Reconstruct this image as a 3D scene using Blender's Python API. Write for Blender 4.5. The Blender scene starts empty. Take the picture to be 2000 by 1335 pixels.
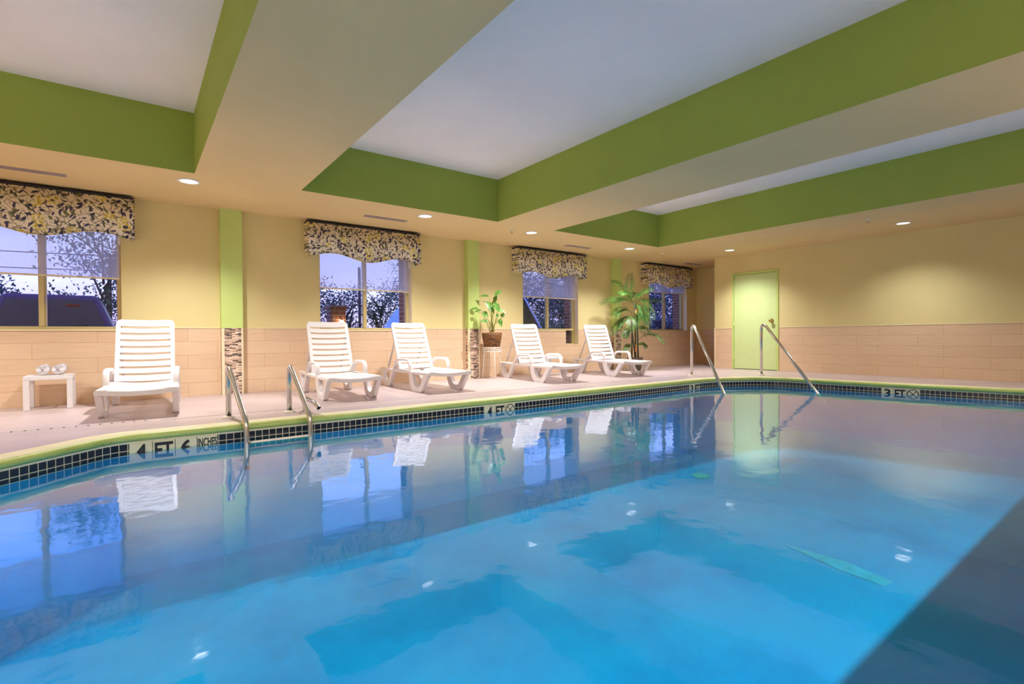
import bpy, bmesh, math, random
from mathutils import Vector, Matrix
rnd = random.Random(7)
SC = bpy.context.scene
COL = SC.collection
PI = math.pi

# ------------------------------------------------------------------ room numbers (metres, deck at z = 0)
CAM_Z = 0.7466
YW = 7.885            # window wall
XD = 10.734           # door wall
YD_END = 6.53         # door wall stops here, alcove behind
XA = 12.09            # alcove end wall
XL, YN = -3.6, -3.1   # unseen walls
ZC, ZT = 2.5066, 3.141
ZWN = 0.9036
WATER = -0.147

# ------------------------------------------------------------------ materials
def nt(name):
    m = bpy.data.materials.new(name); m.use_nodes = True
    t = m.node_tree; t.nodes.clear()
    out = t.nodes.new('ShaderNodeOutputMaterial')
    return m, t, out
def N(t, kind, **kw):
    n = t.nodes.new(kind)
    for k, v in kw.items():
        if k in n.inputs.keys(): n.inputs[k].default_value = v
        else: setattr(n, k, v)
    return n
def L(t, a, b): t.links.new(a, b)
def c4(c): return (c[0], c[1], c[2], 1.0)
def s2l(r, g, b):
    f = lambda v: (v/255/12.92) if v/255 <= .04045 else ((v/255+.055)/1.055)**2.4
    return (f(r), f(g), f(b))
def coords(t, kind='Object', sc=(1,1,1), loc=(0,0,0), rot=(0,0,0)):
    tc = N(t, 'ShaderNodeTexCoord'); mp = N(t, 'ShaderNodeMapping')
    mp.inputs['Scale'].default_value = sc; mp.inputs['Location'].default_value = loc; mp.inputs['Rotation'].default_value = rot
    L(t, tc.outputs[kind], mp.inputs['Vector']); return mp.outputs['Vector']
def ramp(t, fac, stops, interp='LINEAR'):
    r = N(t, 'ShaderNodeValToRGB'); r.color_ramp.interpolation = interp
    e = r.color_ramp.elements
    while len(e) > 1: e.remove(e[-1])
    e[0].position = stops[0][0]; e[0].color = c4(stops[0][1])
    for p, c in stops[1:]:
        k = e.new(p); k.color = c4(c)
    L(t, fac, r.inputs['Fac']); return r.outputs['Color']
def mixc(t, fac, a, b, mode='MIX'):
    m = N(t, 'ShaderNodeMix', data_type='RGBA', blend_type=mode)
    if isinstance(fac, (int, float)): m.inputs[0].default_value = fac
    else: L(t, fac, m.inputs[0])
    for s, v in ((6, a), (7, b)):
        if isinstance(v, (tuple, list)): m.inputs[s].default_value = c4(v)
        else: L(t, v, m.inputs[s])
    return m.outputs[2]
def math_(t, op, a, b=None):
    m = N(t, 'ShaderNodeMath', operation=op)
    for i, v in enumerate((a, b)):
        if v is None: continue
        if isinstance(v, (int, float)): m.inputs[i].default_value = v
        else: L(t, v, m.inputs[i])
    return m.outputs[0]
def noise(t, vec, scale, detail=3.0, rough=.55):
    n = N(t, 'ShaderNodeTexNoise'); n.inputs['Scale'].default_value = scale
    n.inputs['Detail'].default_value = detail; n.inputs['Roughness'].default_value = rough
    if vec is not None: L(t, vec, n.inputs['Vector'])
    return n.outputs['Fac']
def bump(t, h, strength=.2, dist=.01):
    b = N(t, 'ShaderNodeBump'); b.inputs['Strength'].default_value = strength; b.inputs['Distance'].default_value = dist
    L(t, h, b.inputs['Height']); return b.outputs['Normal']
def principled(t, out, col, rough=.5, metal=0., normal=None, spec=.5):
    p = N(t, 'ShaderNodeBsdfPrincipled')
    if isinstance(col, (tuple, list)): p.inputs['Base Color'].default_value = c4(col)
    else: L(t, col, p.inputs['Base Color'])
    if isinstance(rough, (int, float)): p.inputs['Roughness'].default_value = rough
    else: L(t, rough, p.inputs['Roughness'])
    p.inputs['Metallic'].default_value = metal
    p.inputs['Specular IOR Level'].default_value = spec
    if normal is not None: L(t, normal, p.inputs['Normal'])
    L(t, p.outputs[0], out.inputs['Surface']); return p
def plain(name, col, rough=.5, metal=0., var=.06, scale=8., bmp=0., spec=.5):
    m, t, out = nt(name)
    v = coords(t)
    n = noise(t, v, scale)
    lo = tuple(c*(1-var) for c in col); hi = tuple(min(1, c*(1+var)) for c in col)
    c = ramp(t, n, [(.3, lo), (.7, hi)])
    principled(t, out, c, rough, metal, bump(t, noise(t, v, scale*6), bmp, .004) if bmp else None, spec)
    return m

PAINT = s2l(227, 213, 155)
def paint(name, col, streak=True):
    m, t, out = nt(name)
    v = coords(t)
    big = noise(t, v, .9, 4)
    c = ramp(t, big, [(.3, tuple(x*.95 for x in col)), (.7, tuple(min(1, x*1.04) for x in col))])
    fine = noise(t, v, 130, 2)
    principled(t, out, c, .75, 0, bump(t, fine, .25, .003), .3)
    return m
M = {}
M['wall_paint'] = paint('yellow_wall_covering', PAINT)
M['soffit'] = paint('tan_soffit_paint', s2l(222, 197, 143))
M['green'] = paint('olive_green_paint', s2l(163, 180, 82))
M['lime'] = paint('pale_lime_paint', s2l(202, 222, 134))
M['white_ceiling'] = paint('white_ceiling_paint', s2l(246, 240, 238))
M['door_green'] = plain('lime_door_paint', s2l(208, 228, 160), .4, var=.02)
M['cream'] = plain('cream_trim', s2l(236, 222, 186), .45, var=.03)
M['frame_tan'] = plain('tan_window_frame', s2l(206, 188, 130), .4, var=.05)
M['white_plastic'] = plain('white_resin', s2l(228, 222, 222), .38, var=.015, bmp=.0)
M['table_plastic'] = plain('white_table_resin', s2l(228, 224, 224), .4, var=.015)
M['wire_white'] = plain('white_wire', s2l(238, 234, 226), .4, var=.02)
M['brass'] = plain('brass', (.62, .42, .12), .28, 1., var=.05)
M['black'] = plain('black', (.01, .01, .012), .45, var=.1)
M['marker_black'] = plain('black_lettering', (.012, .012, .014), .4, var=.1)
M['vent'] = plain('grey_vent', s2l(168, 152, 150), .5, var=.04)
M['vent_dark'] = plain('dark_vent_slot', s2l(120, 108, 118), .6, var=.04)
M['trim_white'] = plain('white_light_trim', s2l(235, 232, 225), .4, var=.02)
M['soil'] = plain('coir_top', s2l(204, 160, 104), .9, var=.2, scale=60, bmp=.6)
M['dark_soil'] = plain('dark_soil', (.03, .02, .014), .95, var=.3, scale=60, bmp=.6)
M['pot'] = plain('dark_ribbed_pot', s2l(74, 58, 44), .4, var=.12, scale=20)
M['trunk'] = plain('palm_trunk', s2l(62, 66, 38), .7, var=.35, scale=30, bmp=.5)
M['stem'] = plain('plant_stem', s2l(150, 158, 70), .6, var=.15, scale=30)
M['husk'] = plain('orange_husk', s2l(196, 138, 70), .8, var=.2, scale=30)
M['bark'] = plain('tree_bark', (.035, .03, .04), .9, var=.3, scale=12, bmp=.5)
M['asphalt'] = plain('asphalt', (.05, .05, .055), .9, var=.2, scale=6, bmp=.3)
M['tire'] = plain('tire', (.012, .012, .013), .8)
M['grass_green'] = plain('hedge_leaf_base', (.02, .05, .02), .9, var=.3)
M['bore_shade'] = plain('pipe_bore_shade', (.006, .006, .006), .8)  # near-black plug colour, paints the shade inside the open spout end
M['stain_plate'] = plain('pale_escutcheon', s2l(226, 214, 196), .45, var=.06)

def steel():
    m, t, out = nt('brushed_stainless_steel')
    v = coords(t, sc=(40, 40, 2)); n = noise(t, v, 4)
    r = N(t, 'ShaderNodeMapRange'); L(t, n, r.inputs[0]); r.inputs[3].default_value = .16; r.inputs[4].default_value = .30
    principled(t, out, (.66, .63, .58), r.outputs[0], 1.); return m
M['steel'] = steel()

def wainscot(name, axis):
    m, t, out = nt(name)
    tc = N(t, 'ShaderNodeTexCoord'); sp = N(t, 'ShaderNodeSeparateXYZ'); cb = N(t, 'ShaderNodeCombineXYZ')
    L(t, tc.outputs['Object'], sp.inputs[0]); L(t, sp.outputs[axis], cb.inputs[0]); L(t, sp.outputs[2], cb.inputs[1])
    b = N(t, 'ShaderNodeTexBrick'); b.offset = .37; b.offset_frequency = 2; b.squash = 1
    L(t, cb.outputs[0], b.inputs['Vector'])
    b.inputs['Scale'].default_value = 1.; b.inputs['Brick Width'].default_value = .92; b.inputs['Row Height'].default_value = .181
    b.inputs['Mortar Size'].default_value = .0022; b.inputs['Mortar Smooth'].default_value = .1
    b.inputs['Color1'].default_value = c4(s2l(232, 204, 172)); b.inputs['Color2'].default_value = c4(s2l(226, 196, 164))
    b.inputs['Mortar'].default_value = c4(s2l(200, 160, 122))
    mp = N(t, 'ShaderNodeMapping'); mp.inputs['Scale'].default_value = (1.4, 60, 1); L(t, cb.outputs[0], mp.inputs[0])
    n = noise(t, mp.outputs[0], 2.2, 5, .6)
    st = ramp(t, n, [(.3, (.86, .84, .82)), (.7, (1.04, 1.03, 1.02))])
    c = mixc(t, 1., b.outputs['Color'], st, 'MULTIPLY')
    principled(t, out, c, .42, 0, bump(t, n, .08, .003), .4); return m
M['tile_x'] = wainscot('plank_wall_tile_window_side', 0)
M['tile_y'] = wainscot('plank_wall_tile_door_side', 1)

def mosaic(name, axis):
    m, t, out = nt(name)
    tc = N(t, 'ShaderNodeTexCoord'); sp = N(t, 'ShaderNodeSeparateXYZ'); cb = N(t, 'ShaderNodeCombineXYZ')
    L(t, tc.outputs['Object'], sp.inputs[0]); L(t, sp.outputs[axis], cb.inputs[0]); L(t, sp.outputs[2], cb.inputs[1])
    b = N(t, 'ShaderNodeTexBrick'); b.offset = .43; b.offset_frequency = 2
    L(t, cb.outputs[0], b.inputs['Vector'])
    b.inputs['Scale'].default_value = 1.; b.inputs['Brick Width'].default_value = .072; b.inputs['Row Height'].default_value = .0155
    b.inputs['Mortar Size'].default_value = .0012
    b.inputs['Color1'].default_value = (0, 0, 0, 1); b.inputs['Color2'].default_value = (1, 1, 1, 1); b.inputs['Mortar'].default_value = (.62, .62, .62, 1)
    bw = N(t, 'ShaderNodeRGBToBW'); L(t, b.outputs['Color'], bw.inputs[0])
    c = ramp(t, bw.outputs[0], [(0, s2l(50, 36, 34)), (.22, s2l(110, 84, 72)), (.36, s2l(206, 178, 158)), (.6, s2l(232, 208, 188)), (.8, s2l(182, 150, 130))], 'CONSTANT')
    principled(t, out, c, .25, 0); return m
M['mosaic_x'] = mosaic('strip_mosaic_front', 0)
M['mosaic_y'] = mosaic('strip_mosaic_side', 1)

def deck():
    m, t, out = nt('mauve_deck_tile')
    v = coords(t)
    b = N(t, 'ShaderNodeTexBrick'); b.offset = .5; L(t, v, b.inputs['Vector'])
    b.inputs['Scale'].default_value = 1.; b.inputs['Brick Width'].default_value = .61; b.inputs['Row Height'].default_value = .305
    b.inputs['Mortar Size'].default_value = .002
    b.inputs['Color1'].default_value = c4(s2l(198, 180, 178)); b.inputs['Color2'].default_value = c4(s2l(188, 170, 169)); b.inputs['Mortar'].default_value = c4(s2l(172, 150, 142))
    mp = N(t, 'ShaderNodeMapping'); mp.inputs['Scale'].default_value = (2, 30, 1); L(t, v, mp.inputs[0])
    n = noise(t, mp.outputs[0], 2.5, 4)
    st = ramp(t, n, [(.3, (.92, .92, .92)), (.7, (1.05, 1.05, 1.05))])
    c = mixc(t, 1., b.outputs['Color'], st, 'MULTIPLY')
    big = noise(t, v, 1.3, 4)
    c = mixc(t, 1., c, ramp(t, big, [(.35, (.93, .92, .92)), (.65, (1.03, 1.03, 1.03))]), 'MULTIPLY')
    principled(t, out, c, .38, 0, bump(t, noise(t, v, 60), .12, .003), .45); return m
M['deck'] = deck()

def pool_tile():
    m, t, out = nt('dark_waterline_tile')
    tc = N(t, 'ShaderNodeTexCoord')
    b = N(t, 'ShaderNodeTexBrick'); b.offset = 0.; L(t, tc.outputs['UV'], b.inputs['Vector'])
    b.inputs['Scale'].default_value = 1.; b.inputs['Brick Width'].default_value = .0572; b.inputs['Row Height'].default_value = .0572
    b.inputs['Mortar Size'].default_value = .0028; b.inputs['Mortar Smooth'].default_value = .0
    b.inputs['Color1'].default_value = (.012, .017, .03, 1); b.inputs['Color2'].default_value = (.022, .028, .045, 1); b.inputs['Mortar'].default_value = c4(s2l(214, 206, 170))
    v = coords(t); w = noise(t, v, 22, 2)
    r = N(t, 'ShaderNodeMapRange'); L(t, b.outputs['Fac'], r.inputs[0]); r.inputs[3].default_value = .08; r.inputs[4].default_value = .6
    principled(t, out, b.outputs['Color'], r.outputs[0], 0, bump(t, w, .25, .006)); return m
M['pool_tile'] = pool_tile()
def coping_mats():
    m, t, out = nt('cream_coping'); v = coords(t); n = noise(t, v, 3, 5)
    c = ramp(t, n, [(.35, s2l(226, 214, 172)), (.6, s2l(238, 228, 190))]); n2 = noise(t, v, 40, 3)
    c = mixc(t, 1., c, ramp(t, n2, [(.28, (.72, .7, .66)), (.36, (1, 1, 1))]), 'MULTIPLY')
    principled(t, out, c, .6); M['coping'] = m
    m, t, out = nt('green_coping_nosing'); v = coords(t); n = noise(t, v, 5, 5)
    c = ramp(t, n, [(.35, s2l(184, 198, 100)), (.65, s2l(198, 210, 120))]); n2 = noise(t, v, 70, 3)
    c = mixc(t, 1., c, ramp(t, n2, [(.3, (.7, .7, .6)), (.42, (1, 1, 1))]), 'MULTIPLY')
    principled(t, out, c, .45); M['nosing'] = m
    m, t, out = nt('blue_pool_plaster'); v = coords(t); n = noise(t, v, 1.1, 6, .6)
    c = ramp(t, n, [(.32, (.0, .46, .74)), (.5, (.0, .58, .88)), (.7, (.04, .68, .94))])
    n3 = noise(t, v, .55, 3, .5)
    c = mixc(t, ramp(t, n3, [(.5, (0, 0, 0)), (.68, (.4, .4, .4))]), c, (.12, .50, .72))
    principled(t, out, c, .8, 0, None, .2); M['plaster'] = m
    M['plaster_line'] = plain('pale_pool_floor_line', (.25, .72, .8), .8, var=.15)
    M['inlet'] = plain('pale_pool_inlet', (.6, .85, .6), .6, var=.05)
coping_mats()

def water():
    m, t, out = nt('pool_water_surface')
    v = coords(t, sc=(1, 1, 1)); 
    n1 = noise(t, v, 3.2, 2, .5); n2 = noise(t, v, 14, 2, .5)
    h = math_(t, 'ADD', n1, math_(t, 'MULTIPLY', n2, .10))
    nb = bump(t, h, .055, .05)
    lw = N(t, 'ShaderNodeLayerWeight'); lw.inputs['Blend'].default_value = .5
    f = math_(t, 'ADD', math_(t, 'MULTIPLY', math_(t, 'POWER', lw.outputs['Facing'], 3.4), .95), .018)
    tr = N(t, 'ShaderNodeBsdfTransparent'); tr.inputs[0].default_value = (.08, .79, .96, 1)
    gl = N(t, 'ShaderNodeBsdfGlossy'); gl.inputs['Roughness'].default_value = .045; gl.inputs[0].default_value = (.97, .98, 1, 1)
    L(t, nb, gl.inputs['Normal'])
    mx = N(t, 'ShaderNodeMixShader'); L(t, f, mx.inputs[0]); L(t, tr.outputs[0], mx.inputs[1]); L(t, gl.outputs[0], mx.inputs[2])
    L(t, mx.outputs[0], out.inputs['Surface']); return m
M['water'] = water()
def glass(name, tint=(.93, .96, 1.), refl=1.):
    m, t, out = nt(name)
    lw = N(t, 'ShaderNodeLayerWeight'); lw.inputs['Blend'].default_value = .5
    f = math_(t, 'ADD', math_(t, 'MULTIPLY', math_(t, 'POWER', lw.outputs['Facing'], 5.0), .9*refl), .05*refl)
    tr = N(t, 'ShaderNodeBsdfTransparent'); tr.inputs[0].default_value = c4(tint)
    gl = N(t, 'ShaderNodeBsdfGlossy'); gl.inputs['Roughness'].default_value = .02
    mx = N(t, 'ShaderNodeMixShader'); L(t, f, mx.inputs[0]); L(t, tr.outputs[0], mx.inputs[1]); L(t, gl.outputs[0], mx.inputs[2])
    L(t, mx.outputs[0], out.inputs['Surface']); return m
M['glass'] = glass('window_glass')
def shade_mat():
    m, t, out = nt('sheer_shade_mesh')
    v = coords(t, sc=(190, 1, 1)); w = N(t, 'ShaderNodeTexWave'); w.inputs['Scale'].default_value = .35; L(t, v, w.inputs[0])
    fac = N(t, 'ShaderNodeMapRange'); L(t, w.outputs['Fac'], fac.inputs[0]); fac.inputs[3].default_value = .30; fac.inputs[4].default_value = .42
    tr = N(t, 'ShaderNodeBsdfTransparent'); tr.inputs[0].default_value = (1, 1, 1, 1)
    d = N(t, 'ShaderNodeBsdfDiffuse'); d.inputs[0].default_value = (.88, .86, .92, 1)
    tl = N(t, 'ShaderNodeBsdfTranslucent'); tl.inputs[0].default_value = (.97, .97, 1., 1)
    a = N(t, 'ShaderNodeMixShader'); a.inputs[0].default_value = .62; L(t, d.outputs[0], a.inputs[1]); L(t, tl.outputs[0], a.inputs[2])
    mx = N(t, 'ShaderNodeMixShader'); L(t, fac.outputs[0], mx.inputs[0]); L(t, tr.outputs[0], mx.inputs[1]); L(t, a.outputs[0], mx.inputs[2])
    L(t, mx.outputs[0], out.inputs['Surface']); return m
M['shade'] = shade_mat()
def floral():
    m, t, out = nt('floral_valance_fabric')
    v = coords(t, sc=(1, 1, 1))
    dn = N(t, 'ShaderNodeTexNoise'); dn.inputs['Scale'].default_value = 9.; L(t, v, dn.inputs['Vector'])
    va = N(t, 'ShaderNodeVectorMath', operation='MULTIPLY_ADD'); L(t, dn.outputs['Color'], va.inputs[0]); va.inputs[1].default_value = (.06, .0, .06); L(t, v, va.inputs[2])
    col = s2l(236, 226, 204)
    def vor(vec, scale, feat='F1'):
        n = N(t, 'ShaderNodeTexVoronoi', feature=feat); n.inputs['Scale'].default_value = scale; L(t, vec, n.inputs['Vector']); return n
    c = col
    def rs(rot, scl, loc):
        m1 = N(t, 'ShaderNodeMapping'); m1.inputs['Rotation'].default_value = rot; m1.inputs['Location'].default_value = loc; L(t, va.outputs[0], m1.inputs[0])
        m2 = N(t, 'ShaderNodeMapping'); m2.inputs['Scale'].default_value = scl; L(t, m1.outputs[0], m2.inputs[0]); return m2.outputs[0]
    # curling twigs
    for k, rot in enumerate((.5, -.8, 1.4)):
        w = N(t, 'ShaderNodeTexWave'); w.inputs['Scale'].default_value = 5.5; w.inputs['Distortion'].default_value = 9.; w.inputs['Detail'].default_value = 1.5; w.inputs['Detail Scale'].default_value = 1.6
        L(t, rs((0, rot, 0), (1, .01, 1), (k, 0, 2*k)), w.inputs[0])
        gate = ramp(t, noise(t, rs((0, 0, 0), (1, 1, 1), (5*k, 0, k)), 10, 1), [(.46, (0, 0, 0)), (.5, (.8, .8, .8))])
        c = mixc(t, mixc(t, 1., ramp(t, w.outputs['Fac'], [(.05, (1, 1, 1)), (.10, (0, 0, 0))]), gate, 'MULTIPLY'), c, s2l(122, 116, 92))
    for k, (rot, thr, lc) in enumerate(((.7, .24, s2l(72, 70, 94)), (-.7, .24, s2l(110, 112, 76)), (1.35, .23, s2l(82, 76, 104)), (-1.2, .22, s2l(92, 92, 84)), (.1, .21, s2l(70, 66, 92)))):
        n = vor(rs((0, rot, 0), (1., .01, 2.3), (k*3.1, 0, k*1.7)), 8.)
        c = mixc(t, ramp(t, n.outputs['Distance'], [(thr, (1, 1, 1)), (thr+.025, (0, 0, 0))]), c, lc)
    # yellow flowers with dark hearts
    mp = N(t, 'ShaderNodeMapping'); mp.inputs['Scale'].default_value = (1, .01, 1.15); L(t, va.outputs[0], mp.inputs[0])
    n = vor(mp.outputs[0], 5.2)
    pet = noise(t, v, 45, 2)
    d = math_(t, 'ADD', n.outputs['Distance'], math_(t, 'MULTIPLY', math_(t, 'SUBTRACT', pet, .5), .22))
    c = mixc(t, ramp(t, d, [(.32, (1, 1, 1)), (.35, (0, 0, 0))]), c, mixc(t, ramp(t, noise(t, v, 34, 3), [(.46, (0, 0, 0)), (.52, (1, 1, 1))]), s2l(204, 186, 84), s2l(240, 232, 190)))
    c = mixc(t, ramp(t, d, [(.125, (1, 1, 1)), (.155, (0, 0, 0))]), c, s2l(84, 78, 96))
    principled(t, out, c, .85, 0, bump(t, noise(t, v, 240), .15, .002), .2); return m
M['floral'] = floral()
def wicker():
    m, t, out = nt('woven_wicker')
    tc = N(t, 'ShaderNodeTexCoord'); b = N(t, 'ShaderNodeTexBrick'); L(t, tc.outputs['UV'], b.inputs[0]); b.offset = .5
    b.inputs['Scale'].default_value = 1.; b.inputs['Brick Width'].default_value = .05; b.inputs['Row Height'].default_value = .024; b.inputs['Mortar Size'].default_value = .004
    b.inputs['Color1'].default_value = c4(s2l(170, 116, 60)); b.inputs['Color2'].default_value = c4(s2l(108, 68, 34)); b.inputs['Mortar'].default_value = c4(s2l(52, 32, 16))
    n = noise(t, coords(t), 40)
    c = mixc(t, 1., b.outputs['Color'], ramp(t, n, [(.3, (.7, .7, .7)), (.7, (1.15, 1.1, 1.0))]), 'MULTIPLY')
    principled(t, out, c, .7, 0, bump(t, b.outputs['Fac'], -.6, .006)); return m
M['wicker'] = wicker()
def leaf(name, a, b, rough=.35, scale=14, rib=False):
    m, t, out = nt(name); v = coords(t); n = noise(t, v, scale, 3)
    c = ramp(t, n, [(.35, a), (.65, b)])
    p = principled(t, out, c, rough)
    p.inputs['Transmission Weight'].default_value = 0.
    d = N(t, 'ShaderNodeBsdfTranslucent'); L(t, c, d.inputs[0])
    mx = N(t, 'ShaderNodeMixShader'); mx.inputs[0].default_value = .25
    L(t, p.outputs[0], mx.inputs[1]); L(t, d.outputs[0], mx.inputs[2]); L(t, mx.outputs[0], out.inputs['Surface']); return m
M['palm_leaf'] = leaf('palm_frond_green', s2l(36, 80, 32), s2l(98, 142, 66))
M['pothos_leaf'] = leaf('variegated_leaf_green', s2l(44, 112, 36), s2l(150, 196, 100), .3, 34)
M['tree_leaf_dark'] = leaf('dark_tree_leaf', (.012, .05, .07), (.03, .10, .11), .6, 2)
M['tree_leaf_mid'] = leaf('green_tree_leaf', (.02, .075, .05), (.06, .14, .07), .6, 2)
M['tree_leaf_blue'] = leaf('blue_dusk_hedge_leaf', (.012, .045, .09), (.03, .09, .15), .6, 2)
def towel():
    m, t, out = nt('white_terry_towel'); v = coords(t)
    principled(t, out, ramp(t, noise(t, v, 30), [(.3, s2l(216, 214, 220)), (.7, s2l(232, 230, 234))]), .95, 0, bump(t, noise(t, v, 300), .5, .003), .1); return m
M['towel'] = towel()
M['towel_blue'] = plain('blue_towel_stripe', s2l(170, 176, 214), .9)
def emis(name, col, s):
    m, t, out = nt(name); e = N(t, 'ShaderNodeEmission'); e.inputs[0].default_value = c4(col); e.inputs[1].default_value = s
    L(t, e.outputs[0], out.inputs['Surface']); return m
M['lens'] = emis('lit_downlight_lens', (1., .96, .90), 1.7)
M['lamp_warm'] = emis('lit_warm_lamp', (1., .68, .32), 14.)
def brick():
    m, t, out = nt('red_brick')
    tc = N(t, 'ShaderNodeTexCoord'); sp = N(t, 'ShaderNodeSeparateXYZ'); cb = N(t, 'ShaderNodeCombineXYZ')
    L(t, tc.outputs['Object'], sp.inputs[0]); L(t, math_(t, 'ADD', sp.outputs[0], sp.outputs[1]), cb.inputs[0]); L(t, sp.outputs[2], cb.inputs[1])
    b = N(t, 'ShaderNodeTexBrick'); L(t, cb.outputs[0], b.inputs[0]); b.inputs['Scale'].default_value = 1.
    b.inputs['Brick Width'].default_value = .21; b.inputs['Row Height'].default_value = .075; b.inputs['Mortar Size'].default_value = .006
    b.inputs['Color1'].default_value = c4(s2l(150, 92, 78)); b.inputs['Color2'].default_value = c4(s2l(122, 74, 66)); b.inputs['Mortar'].default_value = c4(s2l(176, 164, 156))
    principled(t, out, b.outputs['Color'], .85, 0, bump(t, b.outputs['Fac'], -.4, .006)); return m
M['brick'] = brick()
def car_paint(name, col):
    m, t, out = nt(name); v = coords(t)
    p = principled(t, out, ramp(t, noise(t, v, 3), [(.3, tuple(x*.95 for x in col)), (.7, col)]), .3, .3)
    p.inputs['Coat Weight'].default_value = .6; return m
M['suv_paint'] = plain('dark_plum_car_paint', (.075, .045, .10), .6, 0., spec=.2)
M['van_paint'] = car_paint('pale_blue_car_paint', (.45, .55, .72))
M['car_glass'] = plain('dark_car_glass', (.06, .058, .052), .4, 0., var=.15, scale=2, spec=.12)
M['tail_light'] = plain('red_tail_light', (.3, .01, .01), .2)

# ------------------------------------------------------------------ mesh helpers
def box(bm, x0, x1, y0, y1, z0, z1, mi=0):
    vs = [bm.verts.new(p) for p in ((x0,y0,z0),(x1,y0,z0),(x1,y1,z0),(x0,y1,z0),(x0,y0,z1),(x1,y0,z1),(x1,y1,z1),(x0,y1,z1))]
    for f in ((0,3,2,1),(4,5,6,7),(0,1,5,4),(1,2,6,5),(2,3,7,6),(3,0,4,7)):
        fc = bm.faces.new([vs[i] for i in f]); fc.material_index = mi
    return vs
def quad(bm, a, b, c, d, mi=0):
    f = bm.faces.new([bm.verts.new(p) for p in (a, b, c, d)]); f.material_index = mi; return f
def fillet(pts, r, n=6):
    pts = [Vector(p) for p in pts]; out = [pts[0]]
    for i in range(1, len(pts)-1):
        a, b, c = pts[i-1], pts[i], pts[i+1]
        u, w = (a-b), (c-b); rr = r[i] if isinstance(r, (list, tuple)) else r
        k = min(rr, u.length*.49, w.length*.49)
        p, q = b+u.normalized()*k, b+w.normalized()*k
        for j in range(n+1):
            s = j/n; out.append(p*(1-s)**2 + b*2*s*(1-s) + q*s*s)
    out.append(pts[-1]); return out
def sweep(bm, pts, sec, mi=0, smooth=True, up=Vector((0,0,1)), cap=True, radii=None):
    """sec: list of (a,b) in the frame (side, up')"""
    pts = [Vector(p) for p in pts]; rings = []
    n = len(pts)
    t0 = (pts[1]-pts[0]).normalized()
    side = t0.cross(up)
    if side.length < 1e-4: side = t0.cross(Vector((1,0,0)))
    side.normalize()
    for i in range(n):
        t = (pts[min(i+1,n-1)]-pts[max(i-1,0)]).normalized()
        side = (side - t*side.dot(t)).normalized(); upv = side.cross(t)
        k = radii[i] if radii else 1.
        rings.append([bm.verts.new(pts[i]+side*a*k+upv*b*k) for a, b in sec])
    m = len(sec)
    for i in range(n-1):
        for j in range(m):
            f = bm.faces.new((rings[i][j], rings[i][(j+1)%m], rings[i+1][(j+1)%m], rings[i+1][j])); f.smooth = smooth; f.material_index = mi
    if cap:
        for r in (rings[0][::-1], rings[-1]):
            f = bm.faces.new(r); f.material_index = mi
def circ(r, n=12): return [(r*math.cos(2*PI*k/n), r*math.sin(2*PI*k/n)) for k in range(n)]
def rsec(w, h): # rounded rectangle section
    k = min(w, h)*.28; w, h = w/2, h/2
    return [(w,-h+k),(w,h-k),(w-k,h),(-w+k,h),(-w,h-k),(-w,-h+k),(-w+k,-h),(w-k,-h)]
def tube(bm, pts, r, n=12, **kw): sweep(bm, pts, circ(r, n), **kw)
def lathe(bm, prof, cx=0, cy=0, n=24, mi=0, uv=None, capb=True, capt=True):
    rings = [[bm.verts.new((cx+r*math.cos(2*PI*k/n), cy+r*math.sin(2*PI*k/n), z)) for k in range(n)] for r, z in prof]
    for i in range(len(prof)-1):
        for k in range(n):
            f = bm.faces.new((rings[i][k], rings[i][(k+1)%n], rings[i+1][(k+1)%n], rings[i+1][k])); f.smooth = True; f.material_index = mi
            if uv:
                for lp, (kk, ii) in zip(f.loops, ((k,i),(k+1,i),(k+1,i+1),(k,i+1))): lp[uv].uv = (kk/n*2*PI*prof[0][0], prof[ii][1])
    if capb: bm.faces.new(rings[0][::-1]).material_index = mi
    if capt: bm.faces.new(rings[-1]).material_index = mi
def prism(bm, pts, x0, x1, mi=0, axis='x'):
    """polygon (a,b) extruded: axis x -> (x,a,b); y -> (a,y,b); z -> (a,b,z)"""
    def P(a, b, c): return {'x': (c,a,b), 'y': (a,c,b), 'z': (a,b,c)}[axis]
    A = [bm.verts.new(P(a,b,x0)) for a, b in pts]; B = [bm.verts.new(P(a,b,x1)) for a, b in pts]
    n = len(pts)
    f1 = bm.faces.new(A); f2 = bm.faces.new(B[::-1]); f1.material_index = f2.material_index = mi
    for i in range(n):
        f = bm.faces.new((A[i], B[i], B[(i+1)%n], A[(i+1)%n])); f.material_index = mi
def band(bm, outer, inner, x0, x1, mi=0):
    """open strip between two equal-length (y,z) lines, extruded in x"""
    n = len(outer)
    V = [[bm.verts.new((x, p[0], p[1])) for p in ln] for x in (x0, x1) for ln in (outer, inner)]
    for i in range(n-1):
        for a, b in ((0,1),(3,2),(2,0),(1,3)):
            bm.faces.new((V[a][i], V[a][i+1], V[b][i+1], V[b][i]))
    for i in (0, n-1): bm.faces.new((V[0][i], V[1][i], V[3][i], V[2][i]))
def catmull(pts, n=4):
    P = [Vector((p[0], p[1], 0)) for p in pts]; P = [P[0]*2-P[1]]+P+[P[-1]*2-P[-2]]; out = []
    for i in range(1, len(P)-2):
        for j in range(n):
            s = j/n; a, b, c, d = P[i-1], P[i], P[i+1], P[i+2]
            q = .5*((2*b)+(c-a)*s+(2*a-5*b+4*c-d)*s*s+(3*b-a-3*c+d)*s**3); out.append((q.x, q.y))
    out.append((P[-2].x, P[-2].y)); return out
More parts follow.
